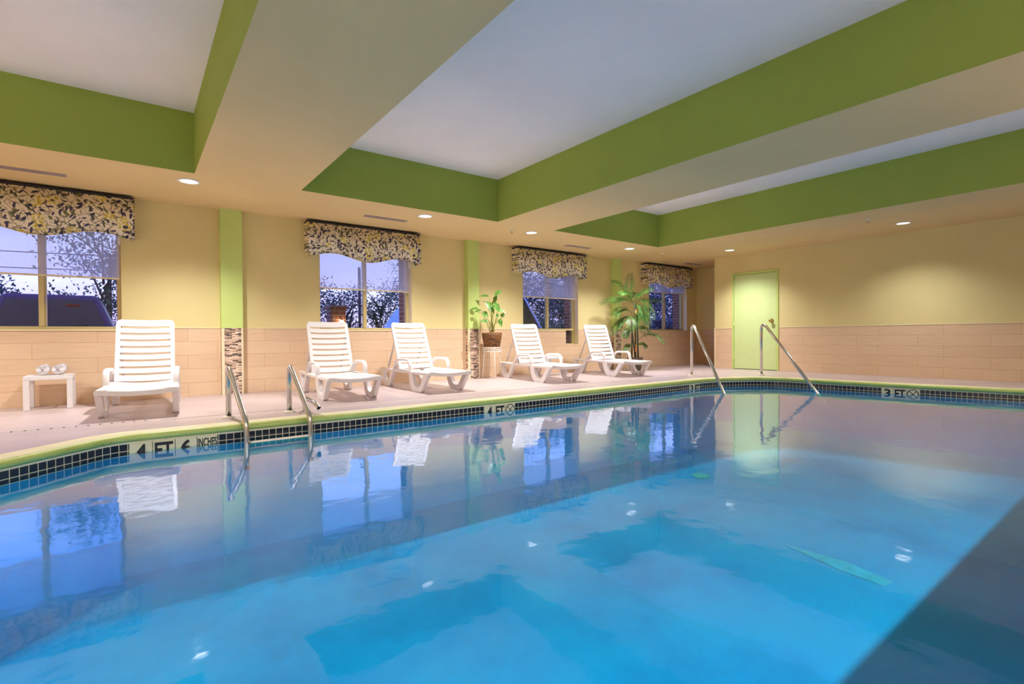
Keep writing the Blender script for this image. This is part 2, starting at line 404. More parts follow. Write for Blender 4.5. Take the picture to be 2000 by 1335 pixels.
def obj(name, bm, mats, parent=None, bevel=0., recalc=True):
    if recalc: bmesh.ops.recalc_face_normals(bm, faces=bm.faces)
    me = bpy.data.meshes.new(name); bm.to_mesh(me); bm.free()
    for m in (mats if isinstance(mats, (list, tuple)) else [mats]): me.materials.append(M[m] if isinstance(m, str) else m)
    o = bpy.data.objects.new(name, me); COL.objects.link(o)
    if parent: o.parent = parent
    if bevel:
        b = o.modifiers.new('edge', 'BEVEL'); b.width = bevel; b.segments = 2; b.limit_method = 'ANGLE'; b.angle_limit = .6
    return o
def tag(o, label=None, cat=None, group=None, kind=None):
    if label: o['label'] = label
    if cat: o['category'] = cat
    if group: o['group'] = group
    if kind: o['kind'] = kind
    return o
def thing(name, label, cat, loc=(0,0,0), rz=0., group=None):
    o = bpy.data.objects.new(name, None); COL.objects.link(o); o.empty_display_size = .1
    o.location = loc; o.rotation_euler = (0, 0, rz); return tag(o, label, cat, group)
def copy_tree(o, parent=None):
    c = o.copy(); COL.objects.link(c)
    if parent: c.parent = parent
    for ch in list(o.children): copy_tree(ch, c)
    return c
def struct(name, bm, mats, parent=None, bevel=0., label=None, cat=None):
    o = obj(name, bm, mats, parent, bevel)
    if not parent: tag(o, label, cat, kind='structure')
    return o
B = bmesh.new

# ------------------------------------------------------------------ shell: walls
def grid_wall(bm, P, us, vs, holes, split):
    us = sorted(set(us + [h[0] for h in holes] + [h[1] for h in holes])); vs = sorted(set(vs + [h[2] for h in holes] + [h[3] for h in holes]))
    for i in range(len(us)-1):
        for j in range(len(vs)-1):
            cu, cv = (us[i]+us[i+1])/2, (vs[j]+vs[j+1])/2
            if any(h[0] < cu < h[1] and h[2] < cv < h[3] for h in holes): continue
            quad(bm, P(us[i], vs[j]), P(us[i+1], vs[j]), P(us[i+1], vs[j+1]), P(us[i], vs[j+1]), 1 if cv < split else 0)
WIN = [(-1.56, -.105), (2.275, 3.79), (6.19, 7.70), (10.10, 11.65)]
WZ0, WZ1 = .868, 2.14
holes = [(a, b, WZ0, WZ1) for a, b in WIN] + [(7.335, 7.70, .585, WZ0)]
bm = B(); grid_wall(bm, lambda u, v: (u, YW, v), [XL, XA], [0, ZWN, ZC], holes, ZWN)
# reveals of the openings
for a, b in WIN:
    quad(bm, (a, YW, WZ0), (a, YW+.14, WZ0), (a, YW+.14, WZ1), (a, YW, WZ1), 2)
    quad(bm, (b, YW, WZ0), (b, YW+.14, WZ0), (b, YW+.14, WZ1), (b, YW, WZ1), 2)
    quad(bm, (a, YW, WZ1), (b, YW, WZ1), (b, YW+.14, WZ1), (a, YW+.14, WZ1), 2)
    if a != 6.19: quad(bm, (a, YW, WZ0), (b, YW, WZ0), (b, YW+.14, WZ0), (a, YW+.14, WZ0), 2)
quad(bm, (6.19, YW, WZ0), (7.335, YW, WZ0), (7.335, YW+.14, WZ0), (6.19, YW+.14, WZ0), 2)
quad(bm, (7.335, YW, .585), (7.335, YW+.14, .585), (7.335, YW+.14, WZ0), (7.335, YW, WZ0), 2)
quad(bm, (7.70, YW, .585), (7.70, YW+.14, .585), (7.70, YW+.14, WZ0), (7.70, YW, WZ0), 2)
quad(bm, (7.335, YW, .585), (7.70, YW, .585), (7.70, YW+.14, .585), (7.335, YW+.14, .585), 2)
ww = struct('wall_window', bm, ['wall_paint', 'tile_x', 'cream'], label='yellow window wall with tan plank tile below', cat='wall')
bm = B()   # outer brick leaf
bh = [(a+.03, b-.05, WZ0+.0, WZ1) for a, b in WIN] + [(7.36, 7.65, .60, WZ0)]
grid_wall(bm, lambda u, v: (u, YW+.21, v), [XL-.3, XA+.3], [-.3, 3.4], bh, -9); grid_wall(bm, lambda u, v: (u, YW+.40, v), [XL-.3, XA+.3], [-.3, 3.4], bh, -9)
for a, b, z0, z1 in bh:
    for x in (a, b): quad(bm, (x, YW+.21, z0), (x, YW+.40, z0), (x, YW+.40, z1), (x, YW+.21, z1))
    for z in (z0, z1): quad(bm, (a, YW+.21, z), (b, YW+.21, z), (b, YW+.40, z), (a, YW+.40, z))
struct('wall_exterior', bm, 'brick', label='red brick outer face around the windows', cat='wall')
# thin cream cap on the wainscot
def cap_strip(bm, segs, y):
    for a, b in segs: box(bm, a, b, y-.006, y, ZWN-.006, ZWN+.006)
# door wall
bm = B(); DY0, DY1, DZ = 5.085, 6.105, 2.115
grid_wall(bm, lambda u, v: (XD, u, v), [YN, YD_END], [0, ZWN, ZC], [(DY0, DY1, 0, DZ)], ZWN)
quad(bm, (XD, YD_END, 0), (XA+1, YD_END, 0), (XA+1, YD_END, ZWN), (XD, YD_END, ZWN), 2)
quad(bm, (XD, YD_END, ZWN), (XA+1, YD_END, ZWN), (XA+1, YD_END, ZC), (XD, YD_END, ZC), 0)
struct('wall_door', bm, ['wall_paint', 'tile_y', 'tile_x'], label='yellow end wall with the lime door and tan plank tile', cat='wall')
bm = B(); grid_wall(bm, lambda u, v: (XA, u, v), [YD_END-.5, YW], [0, ZWN, ZC], [], ZWN)
struct('wall_alcove', bm, ['wall_paint', 'tile_y'], label='short shaded wall of the alcove past the last window', cat='wall')
bm = B(); grid_wall(bm, lambda u, v: (XL, u, v), [YN, YW], [0, ZWN, ZC], [], ZWN)
struct('wall_left', bm, ['wall_paint', 'tile_y'], label='yellow wall out of view on the left', cat='wall')
bm = B(); grid_wall(bm, lambda u, v: (u, YN, v), [XL, XD], [0, ZWN, ZC], [], ZWN)
struct('wall_near', bm, ['wall_paint', 'tile_x'], label='yellow wall behind the camera', cat='wall')
# trims
COLS = [(.955, 1.215), (4.845, 5.085), (8.735, 8.975)]
CD = .115
bm = B()
cuts = sorted([XL] + [v for w in WIN for v in w] + [v for c in COLS for v in c] + [XA])
for a, b in zip(cuts[::2], cuts[1::2]):
    pass
segs = []; blocked = sorted(WIN + COLS); x = XL
for a, b in blocked:
    segs.append((x, a)); x = b
segs.append((x, XA)); cap_strip(bm, segs, YW)
struct('trim_1', bm, 'cream', label='thin cream cap along the window wall tile', cat='trim')
bm = B()
for a, b in ((YN, DY0), (DY1, YD_END)): box(bm, XD-.007, XD, a, b, ZWN-.007, ZWN+.007)
box(bm, XD-.01, XD+.012, YD_END-.012, YD_END+.008, 0, ZWN+.008)
struct('trim_2', bm, 'cream', label='cream edge strip on the door wall tile and corner', cat='trim')
# columns
for i, (a, b) in enumerate(COLS):
    bm = B(); y0 = YW-CD
    box(bm, a, b, y0, YW-.001, ZWN, ZC, 0)
    e = .024
    box(bm, a, b, y0+.004, YW-.001, 0, ZWN, 1)
    quad(bm, (a+e+.01, y0, 0), (b-e, y0, 0), (b-e, y0, ZWN), (a+e+.01, y0, ZWN), 2)
    quad(bm, (a-.002, y0+e+.012, 0), (a-.002, YW-.02, 0), (a-.002, YW-.02, ZWN), (a-.002, y0+e+.012, ZWN), 3)
    struct('trim_column' if i == 0 else 'trim_column.%03d' % i, bm, ['lime', 'cream', 'mosaic_x', 'mosaic_y'],
           label=['lime column with strip mosaic base nearest the first lounger', 'lime column with mosaic base behind the basket plant', 'lime column with mosaic base behind the palm'][i], cat='column')

# ------------------------------------------------------------------ ceiling with coffers
COF = [(-2.35, .546), (1.6196, 4.4802), (5.6133, 8.3884)]
CY0, CY1 = -1.35, 6.3068
bm = B()
xs = [XL] + [v for c in COF for v in c] + [XA+1]; ys = [YN, CY0, CY1, YW]
for i in range(len(xs)-1):
    for j in range(3):
        if j == 1 and i % 2 == 1: continue
        quad(bm, (xs[i], ys[j], ZC), (xs[i+1], ys[j], ZC), (xs[i+1], ys[j+1], ZC), (xs[i], ys[j+1], ZC), 0)
for a, b in COF:
    for x in (a, b): quad(bm, (x, CY0, ZC), (x, CY1, ZC), (x, CY1, ZT), (x, CY0, ZT), 1)
    for y in (CY0, CY1): quad(bm, (a, y, ZC), (b, y, ZC), (b, y, ZT), (a, y, ZT), 1)
    quad(bm, (a, CY0, ZT), (b, CY0, ZT), (b, CY1, ZT), (a, CY1, ZT), 2)
struct('ceiling', bm, ['soffit', 'green', 'white_ceiling'], label='tan soffit and beams around three green sided white coffers', cat='ceiling')
bm = B(); box(bm, XL-.3, XA+1.2, YN-.3, YW+.42, ZT+.05, ZT+.2)
struct('roof', bm, 'white_ceiling', label='roof slab above the coffers', cat='roof')

# ------------------------------------------------------------------ pool
def round_poly(ctrl, n=8):
    out = []; k = len(ctrl)
    for i in range(k):
        a, b, c = Vector(ctrl[i-1][:2]), Vector(ctrl[i][:2]), Vector(ctrl[(i+1)%k][:2]); r = ctrl[i][2]
        if r <= 0: out.append(b); continue
        u, w = a-b, c-b; d = min(r, u.length*.49, w.length*.49); p, q = b+u.normalized()*d, b+w.normalized()*d
        for j in range(n+1):
            s = j/n; out.append(p*(1-s)**2+b*2*s*(1-s)+q*s*s)
    return out
# clockwise seen from above: left chamfer, window side, corner chamfer, door side, near side
CTRL = [(-2.3, 2.87, .2), (-.13, 5.035, .14), (8.05, 5.0, .26), (9.03, 4.5, .45), (9.08, 3.3, .6), (9.38, 1.1, .8), (9.45, .1, .1), (-2.3, .1, .1)]
OUT = round_poly(CTRL)
def offset(poly, d):
    """positive d = outwards (away from the water)"""
    k = len(poly); res = []
    for i in range(k):
        a, b, c = poly[i-1], poly[i], poly[(i+1)%k]
        t1, t2 = (b-a).normalized(), (c-b).normalized()
        n1, n2 = Vector((-t1.y, t1.x)), Vector((-t2.y, t2.x)); n = (n1+n2).normalized()
        res.append(b + n*(d/max(.3, n.dot(n1))))
    return res
def ring_strip(bm, poly, prof, mi, smooth=False, uv=None):
    k = len(poly); lines = [[bm.verts.new((p.x, p.y, z)) for p in offset(poly, d)] for d, z in prof]
    ln = [0.]
    for i in range(k): ln.append(ln[-1]+(poly[(i+1)%k]-poly[i]).length)
    for j in range(len(prof)-1):
        for i in range(k):
            f = bm.faces.new((lines[j][i], lines[j][(i+1)%k], lines[j+1][(i+1)%k], lines[j+1][i])); f.material_index = mi; f.smooth = smooth
            if uv:
                for lp, (ii, jj) in zip(f.loops, ((i,j),(i+1,j),(i+1,j+1),(i,j+1))): lp[uv].uv = (ln[ii], prof[jj][1]+.0722)
bm = B()
ring_strip(bm, OUT, [(.175, .0015), (.0, .0015)], 0)
ring_strip(bm, OUT, [(0, .0015), (-.014, -.002), (-.026, -.012), (-.032, -.026), (-.030, -.042), (-.020, -.054), (-.004, -.058)], 1, True)
ring_strip(bm, OUT, [(-.004, -.058), (-.004, -.071)], 0)
struct('trim_pool_coping', bm, ['coping', 'nosing'], label='cream pool coping with green painted rounded nose', cat='coping')
bm = B(); uvl = bm.loops.layers.uv.new('UV')
ring_strip(bm, OUT, [(-.005, -.071), (-.005, -.170)], 0, uv=uvl)
struct('trim_waterline_tile', bm, 'pool_tile', label='dark square tile band around the pool at the waterline', cat='tile')
PF = -1.12
bm = B()
ring_strip(bm, OUT, [(-.004, -.162), (-.022, -.162), (-.022, PF)], 0)
f = bm.faces.new([bm.verts.new((p.x, p.y, PF)) for p in offset(OUT, -.022)])
struct('floor_pool', bm, 'plaster', label='blue plaster pool basin', cat='pool')
bm = B(); bm.faces.new([bm.verts.new((p.x, p.y, WATER)) for p in offset(OUT, -.004)])
wo = obj('pool_water', bm, 'water', recalc=False); tag(wo, 'still blue pool water', 'water', kind='structure')
if wo.data.polygons[0].normal.z < 0: wo.data.flip_normals()
# deck with the pool cut out
bm = B()
o_ = [bm.verts.new(p) for p in ((XL, YN, 0), (XA+1, YN, 0), (XA+1, YW+.0, 0), (XL, YW+.0, 0))]
i_ = [bm.verts.new((p.x, p.y, 0)) for p in offset(OUT, .17)]
es = [bm.edges.new((o_[i], o_[(i+1)%4])) for i in range(4)] + [bm.edges.new((i_[i], i_[(i+1)%len(i_)])) for i in range(len(i_))]
bmesh.ops.triangle_fill(bm, use_beauty=True, use_dissolve=False, edges=es)
fl = struct('floor', bm, 'deck', label='pinkish grey tiled pool deck', cat='floor')
for p in fl.data.polygons:
    if p.normal.z < 0: p.flip()
bm = B()
for (a, b) in (((.2, 5.79), (3.2, 5.74)), ((3.2, 5.74), (6.2, 5.70)), ((6.2, 5.70), (9.0, 5.62))):
    box(bm, a[0], b[0], min(a[1], b[1])-.004, min(a[1], b[1])+.004, -.004, .0012)
k = offset(OUT, .178); k2 = offset(OUT, .172)
for i in range(len(OUT)):
    j = (i+1) % len(OUT); quad(bm, (k[i].x, k[i].y, .0011), (k[j].x, k[j].y, .0011), (k2[j].x, k2[j].y, .0011), (k2[i].x, k2[i].y, .0011))
M['joint'] = plain('dark_joint', s2l(104, 86, 84), .8, var=.2)
struct('trim_deck_joint', bm, 'joint', label='thin dark joints in the pool deck', cat='joint')
# drain strip
def drain_mat():
    m, t, out = nt('white_perforated_strip'); v = coords(t)
    b = N(t, 'ShaderNodeTexBrick'); b.offset = 0.; L(t, v, b.inputs[0]); b.inputs['Scale'].default_value = 1.
    b.inputs['Brick Width'].default_value = .081; b.inputs['Row Height'].default_value = 1.; b.inputs['Mortar Size'].default_value = .009
    b.inputs['Color1'].default_value = b.inputs['Color2'].default_value = c4(s2l(240, 230, 220)); b.inputs['Mortar'].default_value = c4(s2l(96, 80, 78))
    principled(t, out, b.outputs['Color'], .5); return m
bm = B(); box(bm, -1.8, 1.81, -.017, .017, -.01, .003); t_ = obj('deck_drain', bm, drain_mat()); t_.location = (-1.7, 5.81, 0)
tag(t_, 'white perforated drain strip in the deck before the first lounger', 'drain')
# pale line and inlets on the pool floor
def apparent(x, y, z=PF): return (x, y, z+.002)
bm = B(); bm.faces.new([bm.verts.new((x, y, PF+.004)) for x, y in ((4.62, 2.16), (4.66, 1.66), (4.55, 1.32), (4.42, 1.34), (4.45, 1.62), (4.585, 2.07))])
struct('floor_pool_line', bm, 'plaster_line', label='pale stripe on the pool floor', cat='stripe')
bm = B(); lathe(bm, [(.0, PF+.001), (.11, PF+.002), (.11, PF+.016), (.08, PF+.022), (0.001, PF+.024)], 6.0, 3.86, 20, capb=False, capt=False)
tag(obj('floor_inlet', bm, 'inlet'), 'pale round cover on the pool floor in front of the corner rails', 'inlet')

# ------------------------------------------------------------------ depth markers
def text_mesh(s, size, name, align='CENTER'):
    cu = bpy.data.curves.new(name, 'FONT'); cu.body = s; cu.size = size; cu.align_x = align; cu.extrude = .0012; cu.offset = .004*size/.15
    o = bpy.data.objects.new(name, cu); COL.objects.link(o)
    bpy.context.view_layer.update()
    me = bpy.data.meshes.new_from_object(o.evaluated_get(bpy.context.evaluated_depsgraph_get()))
    COL.objects.unlink(o); bpy.data.objects.remove(o); return me
def fit_text(s, w, h, name):
    me = text_mesh(s, 1., name); xs_ = [v.co.x for v in me.vertices]; ys_ = [v.co.y for v in me.vertices]
    sx, sy = w/(max(xs_)-min(xs_)), h/(max(ys_)-min(ys_)); cx, cy = (max(xs_)+min(xs_))/2, (max(ys_)+min(ys_))/2
    for v in me.vertices: v.co = ((v.co.x-cx)*sx, (v.co.y-cy)*sy, v.co.z)
    return me
def marker(loc, rz, toks, label, ts=.153):
    t = thing('depth_marker', label, 'depth marker', loc, rz, 'depth markers on the pool wall')
    for i, k in enumerate(toks):
        bm = B(); box(bm, i*ts+.002, (i+1)*ts-.002, -.003, .004, -.149, 0); obj('marker_tile', bm, 'coping', t, .001)
        cx = (i+.5)*ts
        if k == 'X':
            bm = B(); R_ = .066
            ring = [(cx+R_*math.cos(a*PI/16), -.0045, -.075+R_*math.sin(a*PI/16)) for a in range(33)]
            sweep(bm, ring, rsec(.010, .003), up=Vector((0,1,0)), cap=False)
            for s in (-1, 1): sweep(bm, [(cx-.046, -.0045, -.075-s*.046), (cx+.046, -.0045, -.075+s*.046)], rsec(.009, .003), up=Vector((0,1,0)))
            obj('no_diving_symbol', bm, 'marker_black', t); continue
        me = fit_text(k, {'INCHES': .142, 'FT': .125}.get(k, .078), .128 if k != 'INCHES' else .070, 'lettering')
        me.materials.append(M['marker_black'])
        o = bpy.data.objects.new('lettering', me); COL.objects.link(o); o.parent = t
        o.location = (cx, -.0045, -.078 if k != 'INCHES' else -.052); o.rotation_euler = (PI/2, 0, 0)
    return t
Yp = 5.035-.010
marker((-.035, Yp, -.0715), -.005, ['4', 'FT', '6', 'INCHES'], 'depth marker tiles reading 4 FT 6 INCHES beside the ladder')
marker((3.335, Yp-.012, -.0715), -.004, ['4', 'FT', 'X'], 'depth marker tiles reading 4 FT with no diving sign below the third lounger')
marker((7.44, Yp-.026, -.0715), -.004, ['3', 'FT'], 'depth marker tiles reading 3 FT beside the corner rails')
marker((9.139, 2.80, -.0715), -PI/2+.1365, ['3', 'FT', 'X'], 'depth marker tiles reading 3 FT with no diving sign below the plain end wall')

# ------------------------------------------------------------------ windows, shades, valances
for i, (a, b) in enumerate(WIN):
    w = thing('window_%d' % (i+1), None, None); tag(w, ['sliding window with a dark vehicle outside', 'sliding window between the second and third loungers', 'sliding window beside the fourth lounger', 'sliding window in the far corner by the palm'][i], 'window', kind='structure')
    y0, y1 = YW+.125, YW+.205; fw = .045
    bm = B()
    lo = WZ0+.012
    box(bm, a, a+fw, y0, y1, lo, WZ1); box(bm, b-fw, b, y0, y1, lo if i != 2 else .585, WZ1); box(bm, a+fw, b-fw, y0, y1, lo, lo+.038); box(bm, a+fw, b-fw, y0, y1, WZ1-.04, WZ1)
    if i == 2: box(bm, 7.335, 7.345, y0, y1, .585, lo); box(bm, 7.345, b-fw, y0, y1, .585, .60)
    obj('frame', bm, 'frame_tan', w, .004)
    mx = (a+b)/2
    bm = B(); box(bm, mx-.038, mx+.012, y0-.012, y1-.02, lo+.038, WZ1-.04); box(bm, mx-.01, mx+.03, y0+.02, y1, lo+.038, WZ1-.04); mul = obj('mullion', bm, 'frame_tan', w, .004)
    bm = B(); box(bm, mx+.016, mx+.026, y0-.008, y0+.02, lo+.30, lo+.40); obj('latch', bm, 'vent', mul, .002)
    bm = B(); box(bm, a+fw, mx-.01, y0+.03, y0+.036, lo+.03, WZ1-.03); box(bm, mx+.01, b-fw, y0+.05, y0+.056, lo+.03, WZ1-.03)
    if i == 2: box(bm, 7.34, b-fw, y0+.05, y0+.056, .59, lo+.03)
    obj('glass', bm, 'glass', w)
    bm = B(); box(bm, a-.0, (b if i != 2 else 7.335), YW-.012, YW+.13, WZ0-.004, WZ0+.012); obj('sill', bm, 'cream', w, .003)
WN = ['the dark parked vehicle', 'the second and third loungers', 'the fourth lounger', 'the far corner']
SHZ = [1.515, 1.53, 1.56, 1.84]
for i, (a, b) in enumerate(WIN):
    t = thing('roller_shade', ['sheer white roller shade half down over the window with the dark vehicle', 'sheer white roller shade half down over the window behind two loungers', 'sheer white roller shade over the window beside the fourth lounger', 'sheer white roller shade pulled up short in the far corner window'][i], 'shade', ((a+b)/2, YW+.07, 0), group='sheer roller shades')
    h = (b-a)/2-.015
    bm = B(); box(bm, -h, h, -.001, .001, SHZ[i], 2.09); clo = obj('shade_cloth', bm, 'shade', t)
    bm = B(); box(bm, -h, h, -.006, .006, SHZ[i]-.016, SHZ[i]+.006); obj('bottom_bar', bm, 'cream', clo, .003)
    bm = B(); tube(bm, [(-h, 0, 2.09), (h, 0, 2.09)], .022); rol = obj('roller', bm, 'trim_white', t)
    bm = B(); tube(bm, [(h+.004, -.03, 1.93), (h+.004, -.02, 2.02), (h+.004, 0, 2.09)], .016, 10); obj('chain_clutch', bm, 'trim_white', rol)
VAL = [(-1.70, .035), (2.06, 3.87), (5.92, 7.775), (9.80, 11.635)]
for i, (a, b) in enumerate(VAL):
    t = thing('window_valance', ['floral fabric valance over the window with the dark vehicle', 'floral fabric valance over the window behind the second and third loungers', 'floral fabric valance over the window beside the fourth lounger', 'floral fabric valance in the far corner beyond the palm'][i], 'valance', ((a+b)/2, YW-.2, 0), group='floral valances')
    h = (b-a)/2; zt = 2.452; n = 60
    def zb(s):
        return 1.945 + .085*(.5-.5*math.cos(4*PI*(s*.88+.06)))*1.0 + .01*math.cos(2*PI*s)
    bm = B(); fr = []; bk = []
    for q in range(n+1):
        s = q/n; x = -h+2*h*s
        row = []
        for (y, z) in ((0, zt), (0, zb(s)), (.018, zb(s)), (.018, zt)): row.append(bm.verts.new((x, y-(.004*math.sin(s*37) if 0 < q < n else 0), z)))
        fr.append(row)
    for q in range(n):
        for e in range(4):
            f = bm.faces.new((fr[q][e], fr[q+1][e], fr[q+1][(e+1)%4], fr[q][(e+1)%4])); f.smooth = True
    bm.faces.new(fr[0]); bm.faces.new(fr[-1][::-1])
    for x0, x1 in ((-h, -h+.018), (h-.018, h)): box(bm, x0, x1, .018, .198, zb(0)+.012, zt)
    vf = obj('valance_fabric', bm, 'floral', t)
    bm = B(); ep = [(-h+2*h*q/n, -.001, zb(q/n)-.003) for q in range(n+1)]; tube(bm, ep, .006, 6); obj('piping', bm, 'floral', vf)
    bm = B(); box(bm, -h+.005, h-.005, .004, .198, zt, zt+.028); obj('top_board', bm, 'bark', t)

# ------------------------------------------------------------------ door
w = thing('door_1', None, None, (XD, 0, 0)); tag(w, 'pale lime flush door with a brass knob', 'door', kind='structure')
bm = B(); f_ = .045
box(bm, -.018, .06, DY0, DY0+f_, 0, DZ); box(bm, -.018, .06, DY1-f_, DY1, 0, DZ); box(bm, -.018, .06, DY0+f_, DY1-f_, DZ-f_, DZ); obj('door_frame', bm, 'lime', w, .004)
bm = B(); box(bm, -.004, .04, DY0+f_+.006, DY1-f_-.006, .012, DZ-f_-.006); leaf_o = obj('door_leaf', bm, 'door_green', w, .003)
bm = B(); box(bm, .041, .06, DY0+f_, DY1-f_, 0, DZ-f_); obj('door_backing', bm, 'black', w)
bm = B(); ky, kz = 5.225, 1.045
pr = [(.001, -.004), (.042, -.004), (.044, -.012), (.018, -.018), (.016, -.04), (.034, -.055), (.036, -.068), (.022, -.08), (.001, -.082)]
n = 16; rings = [[bm.verts.new((d, ky+r*math.cos(2*PI*k/n), kz+r*math.sin(2*PI*k/n))) for k in range(n)] for r, d in pr]
for q in range(len(pr)-1):
    for k in range(n): bm.faces.new((rings[q][k], rings[q][(k+1)%n], rings[q+1][(k+1)%n], rings[q+1][k])).smooth = True
obj('door_knob', bm, 'brass', leaf_o)
for z in (.2, .93, 1.63):
    bm = B(); tube(bm, [(-.012, DY1-f_-.002, z), (-.012, DY1-f_-.002, z+.1)], .008, 8); obj('hinge', bm, 'lime', leaf_o)

# ------------------------------------------------------------------ ceiling fixtures
LIGHTS = [(.52, 6.64), (3.40, 6.60), (5.394, 6.63), (8.006, 6.72), (9.887, 5.67), (9.807, 2.708)]
LL = ['recessed ceiling light over the first lounger', 'recessed ceiling light beside the vent over the third lounger', 'recessed ceiling light between two vents above the fourth lounger', 'recessed ceiling light below the corner of the third coffer', 'recessed ceiling light above the lime door', 'recessed ceiling light over the plain end wall']
p0 = None
for i, (x, y) in enumerate(LIGHTS):
    if p0 is None:
        p0 = t = thing('ceiling_light', LL[0], 'ceiling light', group='recessed ceiling lights')
        bm = B(); lathe(bm, [(.085, 0), (.112, -.001), (.112, -.007), (.088, -.012), (.085, 0)], n=32, capb=False, capt=False); obj('trim_ring', bm, 'trim_white', t)
        bm = B(); lathe(bm, [(.0005, -.012), (.05, -.011), (.087, -.006), (.087, -.001)], n=32, capb=False, capt=False); obj('lens', bm, 'lens', t)
    else: t = copy_tree(p0)
    t['label'] = LL[i]; t.location = (x, y, ZC)
VENTS = [(-.86, 7.17), (3.0, 7.07), (7.0, 7.165), (11.08, 7.295)]
VL = ['slotted ceiling vent before the valance of the window with the vehicle', 'slotted ceiling vent before the valance behind the second and third loungers', 'slotted ceiling vent above the fourth lounger', 'slotted ceiling vent in the alcove corner']
p0 = None
for i, (x, y) in enumerate(VENTS):
    if p0 is None:
        p0 = t = thing('ceiling_vent', VL[0], 'vent', group='slotted ceiling vents')
        bm = B(); hx, hy = .32, .05
        box(bm, -hx, hx, -hy, -hy+.016, -.008, 0); box(bm, -hx, hx, hy-.016, hy, -.008, 0); box(bm, -hx, -hx+.02, -hy+.016, hy-.016, -.008, 0); box(bm, hx-.02, hx, -hy+.016, hy-.016, -.008, 0); obj('vent_frame', bm, 'vent', t)
        bm = B()
        for q in range(4): box(bm, -hx+.02, hx-.02, -.028+q*.0165, -.020+q*.0165, -.006, -.0005)
        obj('vent_slats', bm, 'vent', t)
        bm = B(); box(bm, -hx+.02, hx-.02, -hy+.016, hy-.016, -.0004, 0); obj('vent_backing', bm, 'vent_dark', t)
    else: t = copy_tree(p0)
    t['label'] = VL[i]; t.location = (x, y, ZC)
def un_c(px, py): pass
SPR = [(4.996, 6.654), (9.064, 6.728), (9.043, 2.942), (10.14, 7.5)]
SL = ['small sprinkler head left of the light over the fourth lounger', 'small sprinkler head under the third coffer corner', 'small sprinkler head over the plain end wall', 'small sprinkler head before the far corner valance']
p0 = None
for i, (x, y) in enumerate(SPR):
    if p0 is None:
        p0 = t = thing('ceiling_sprinkler', SL[0], 'sprinkler', group='ceiling sprinkler heads')
        bm = B(); lathe(bm, [(.0005, 0), (.032, -.001), (.030, -.008), (.012, -.010), (.010, -.03), (.0005, -.03)], n=16, capb=False, capt=False); obj('escutcheon', bm, 'trim_white', t)
        bm = B(); tube(bm, [(-.012, 0, -.028), (-.014, 0, -.045), (0, 0, -.058)], .003, 6); tube(bm, [(.012, 0, -.028), (.014, 0, -.045), (0, 0, -.058)], .003, 6); lathe(bm, [(.0005, -.056), (.02, -.058), (.02, -.061), (.0005, -.062)], n=12, capb=False, capt=False); obj('deflector', bm, 'brass', t)
    else: t = copy_tree(p0)
    t['label'] = SL[i]; t.location = (x, y, ZC+.002)

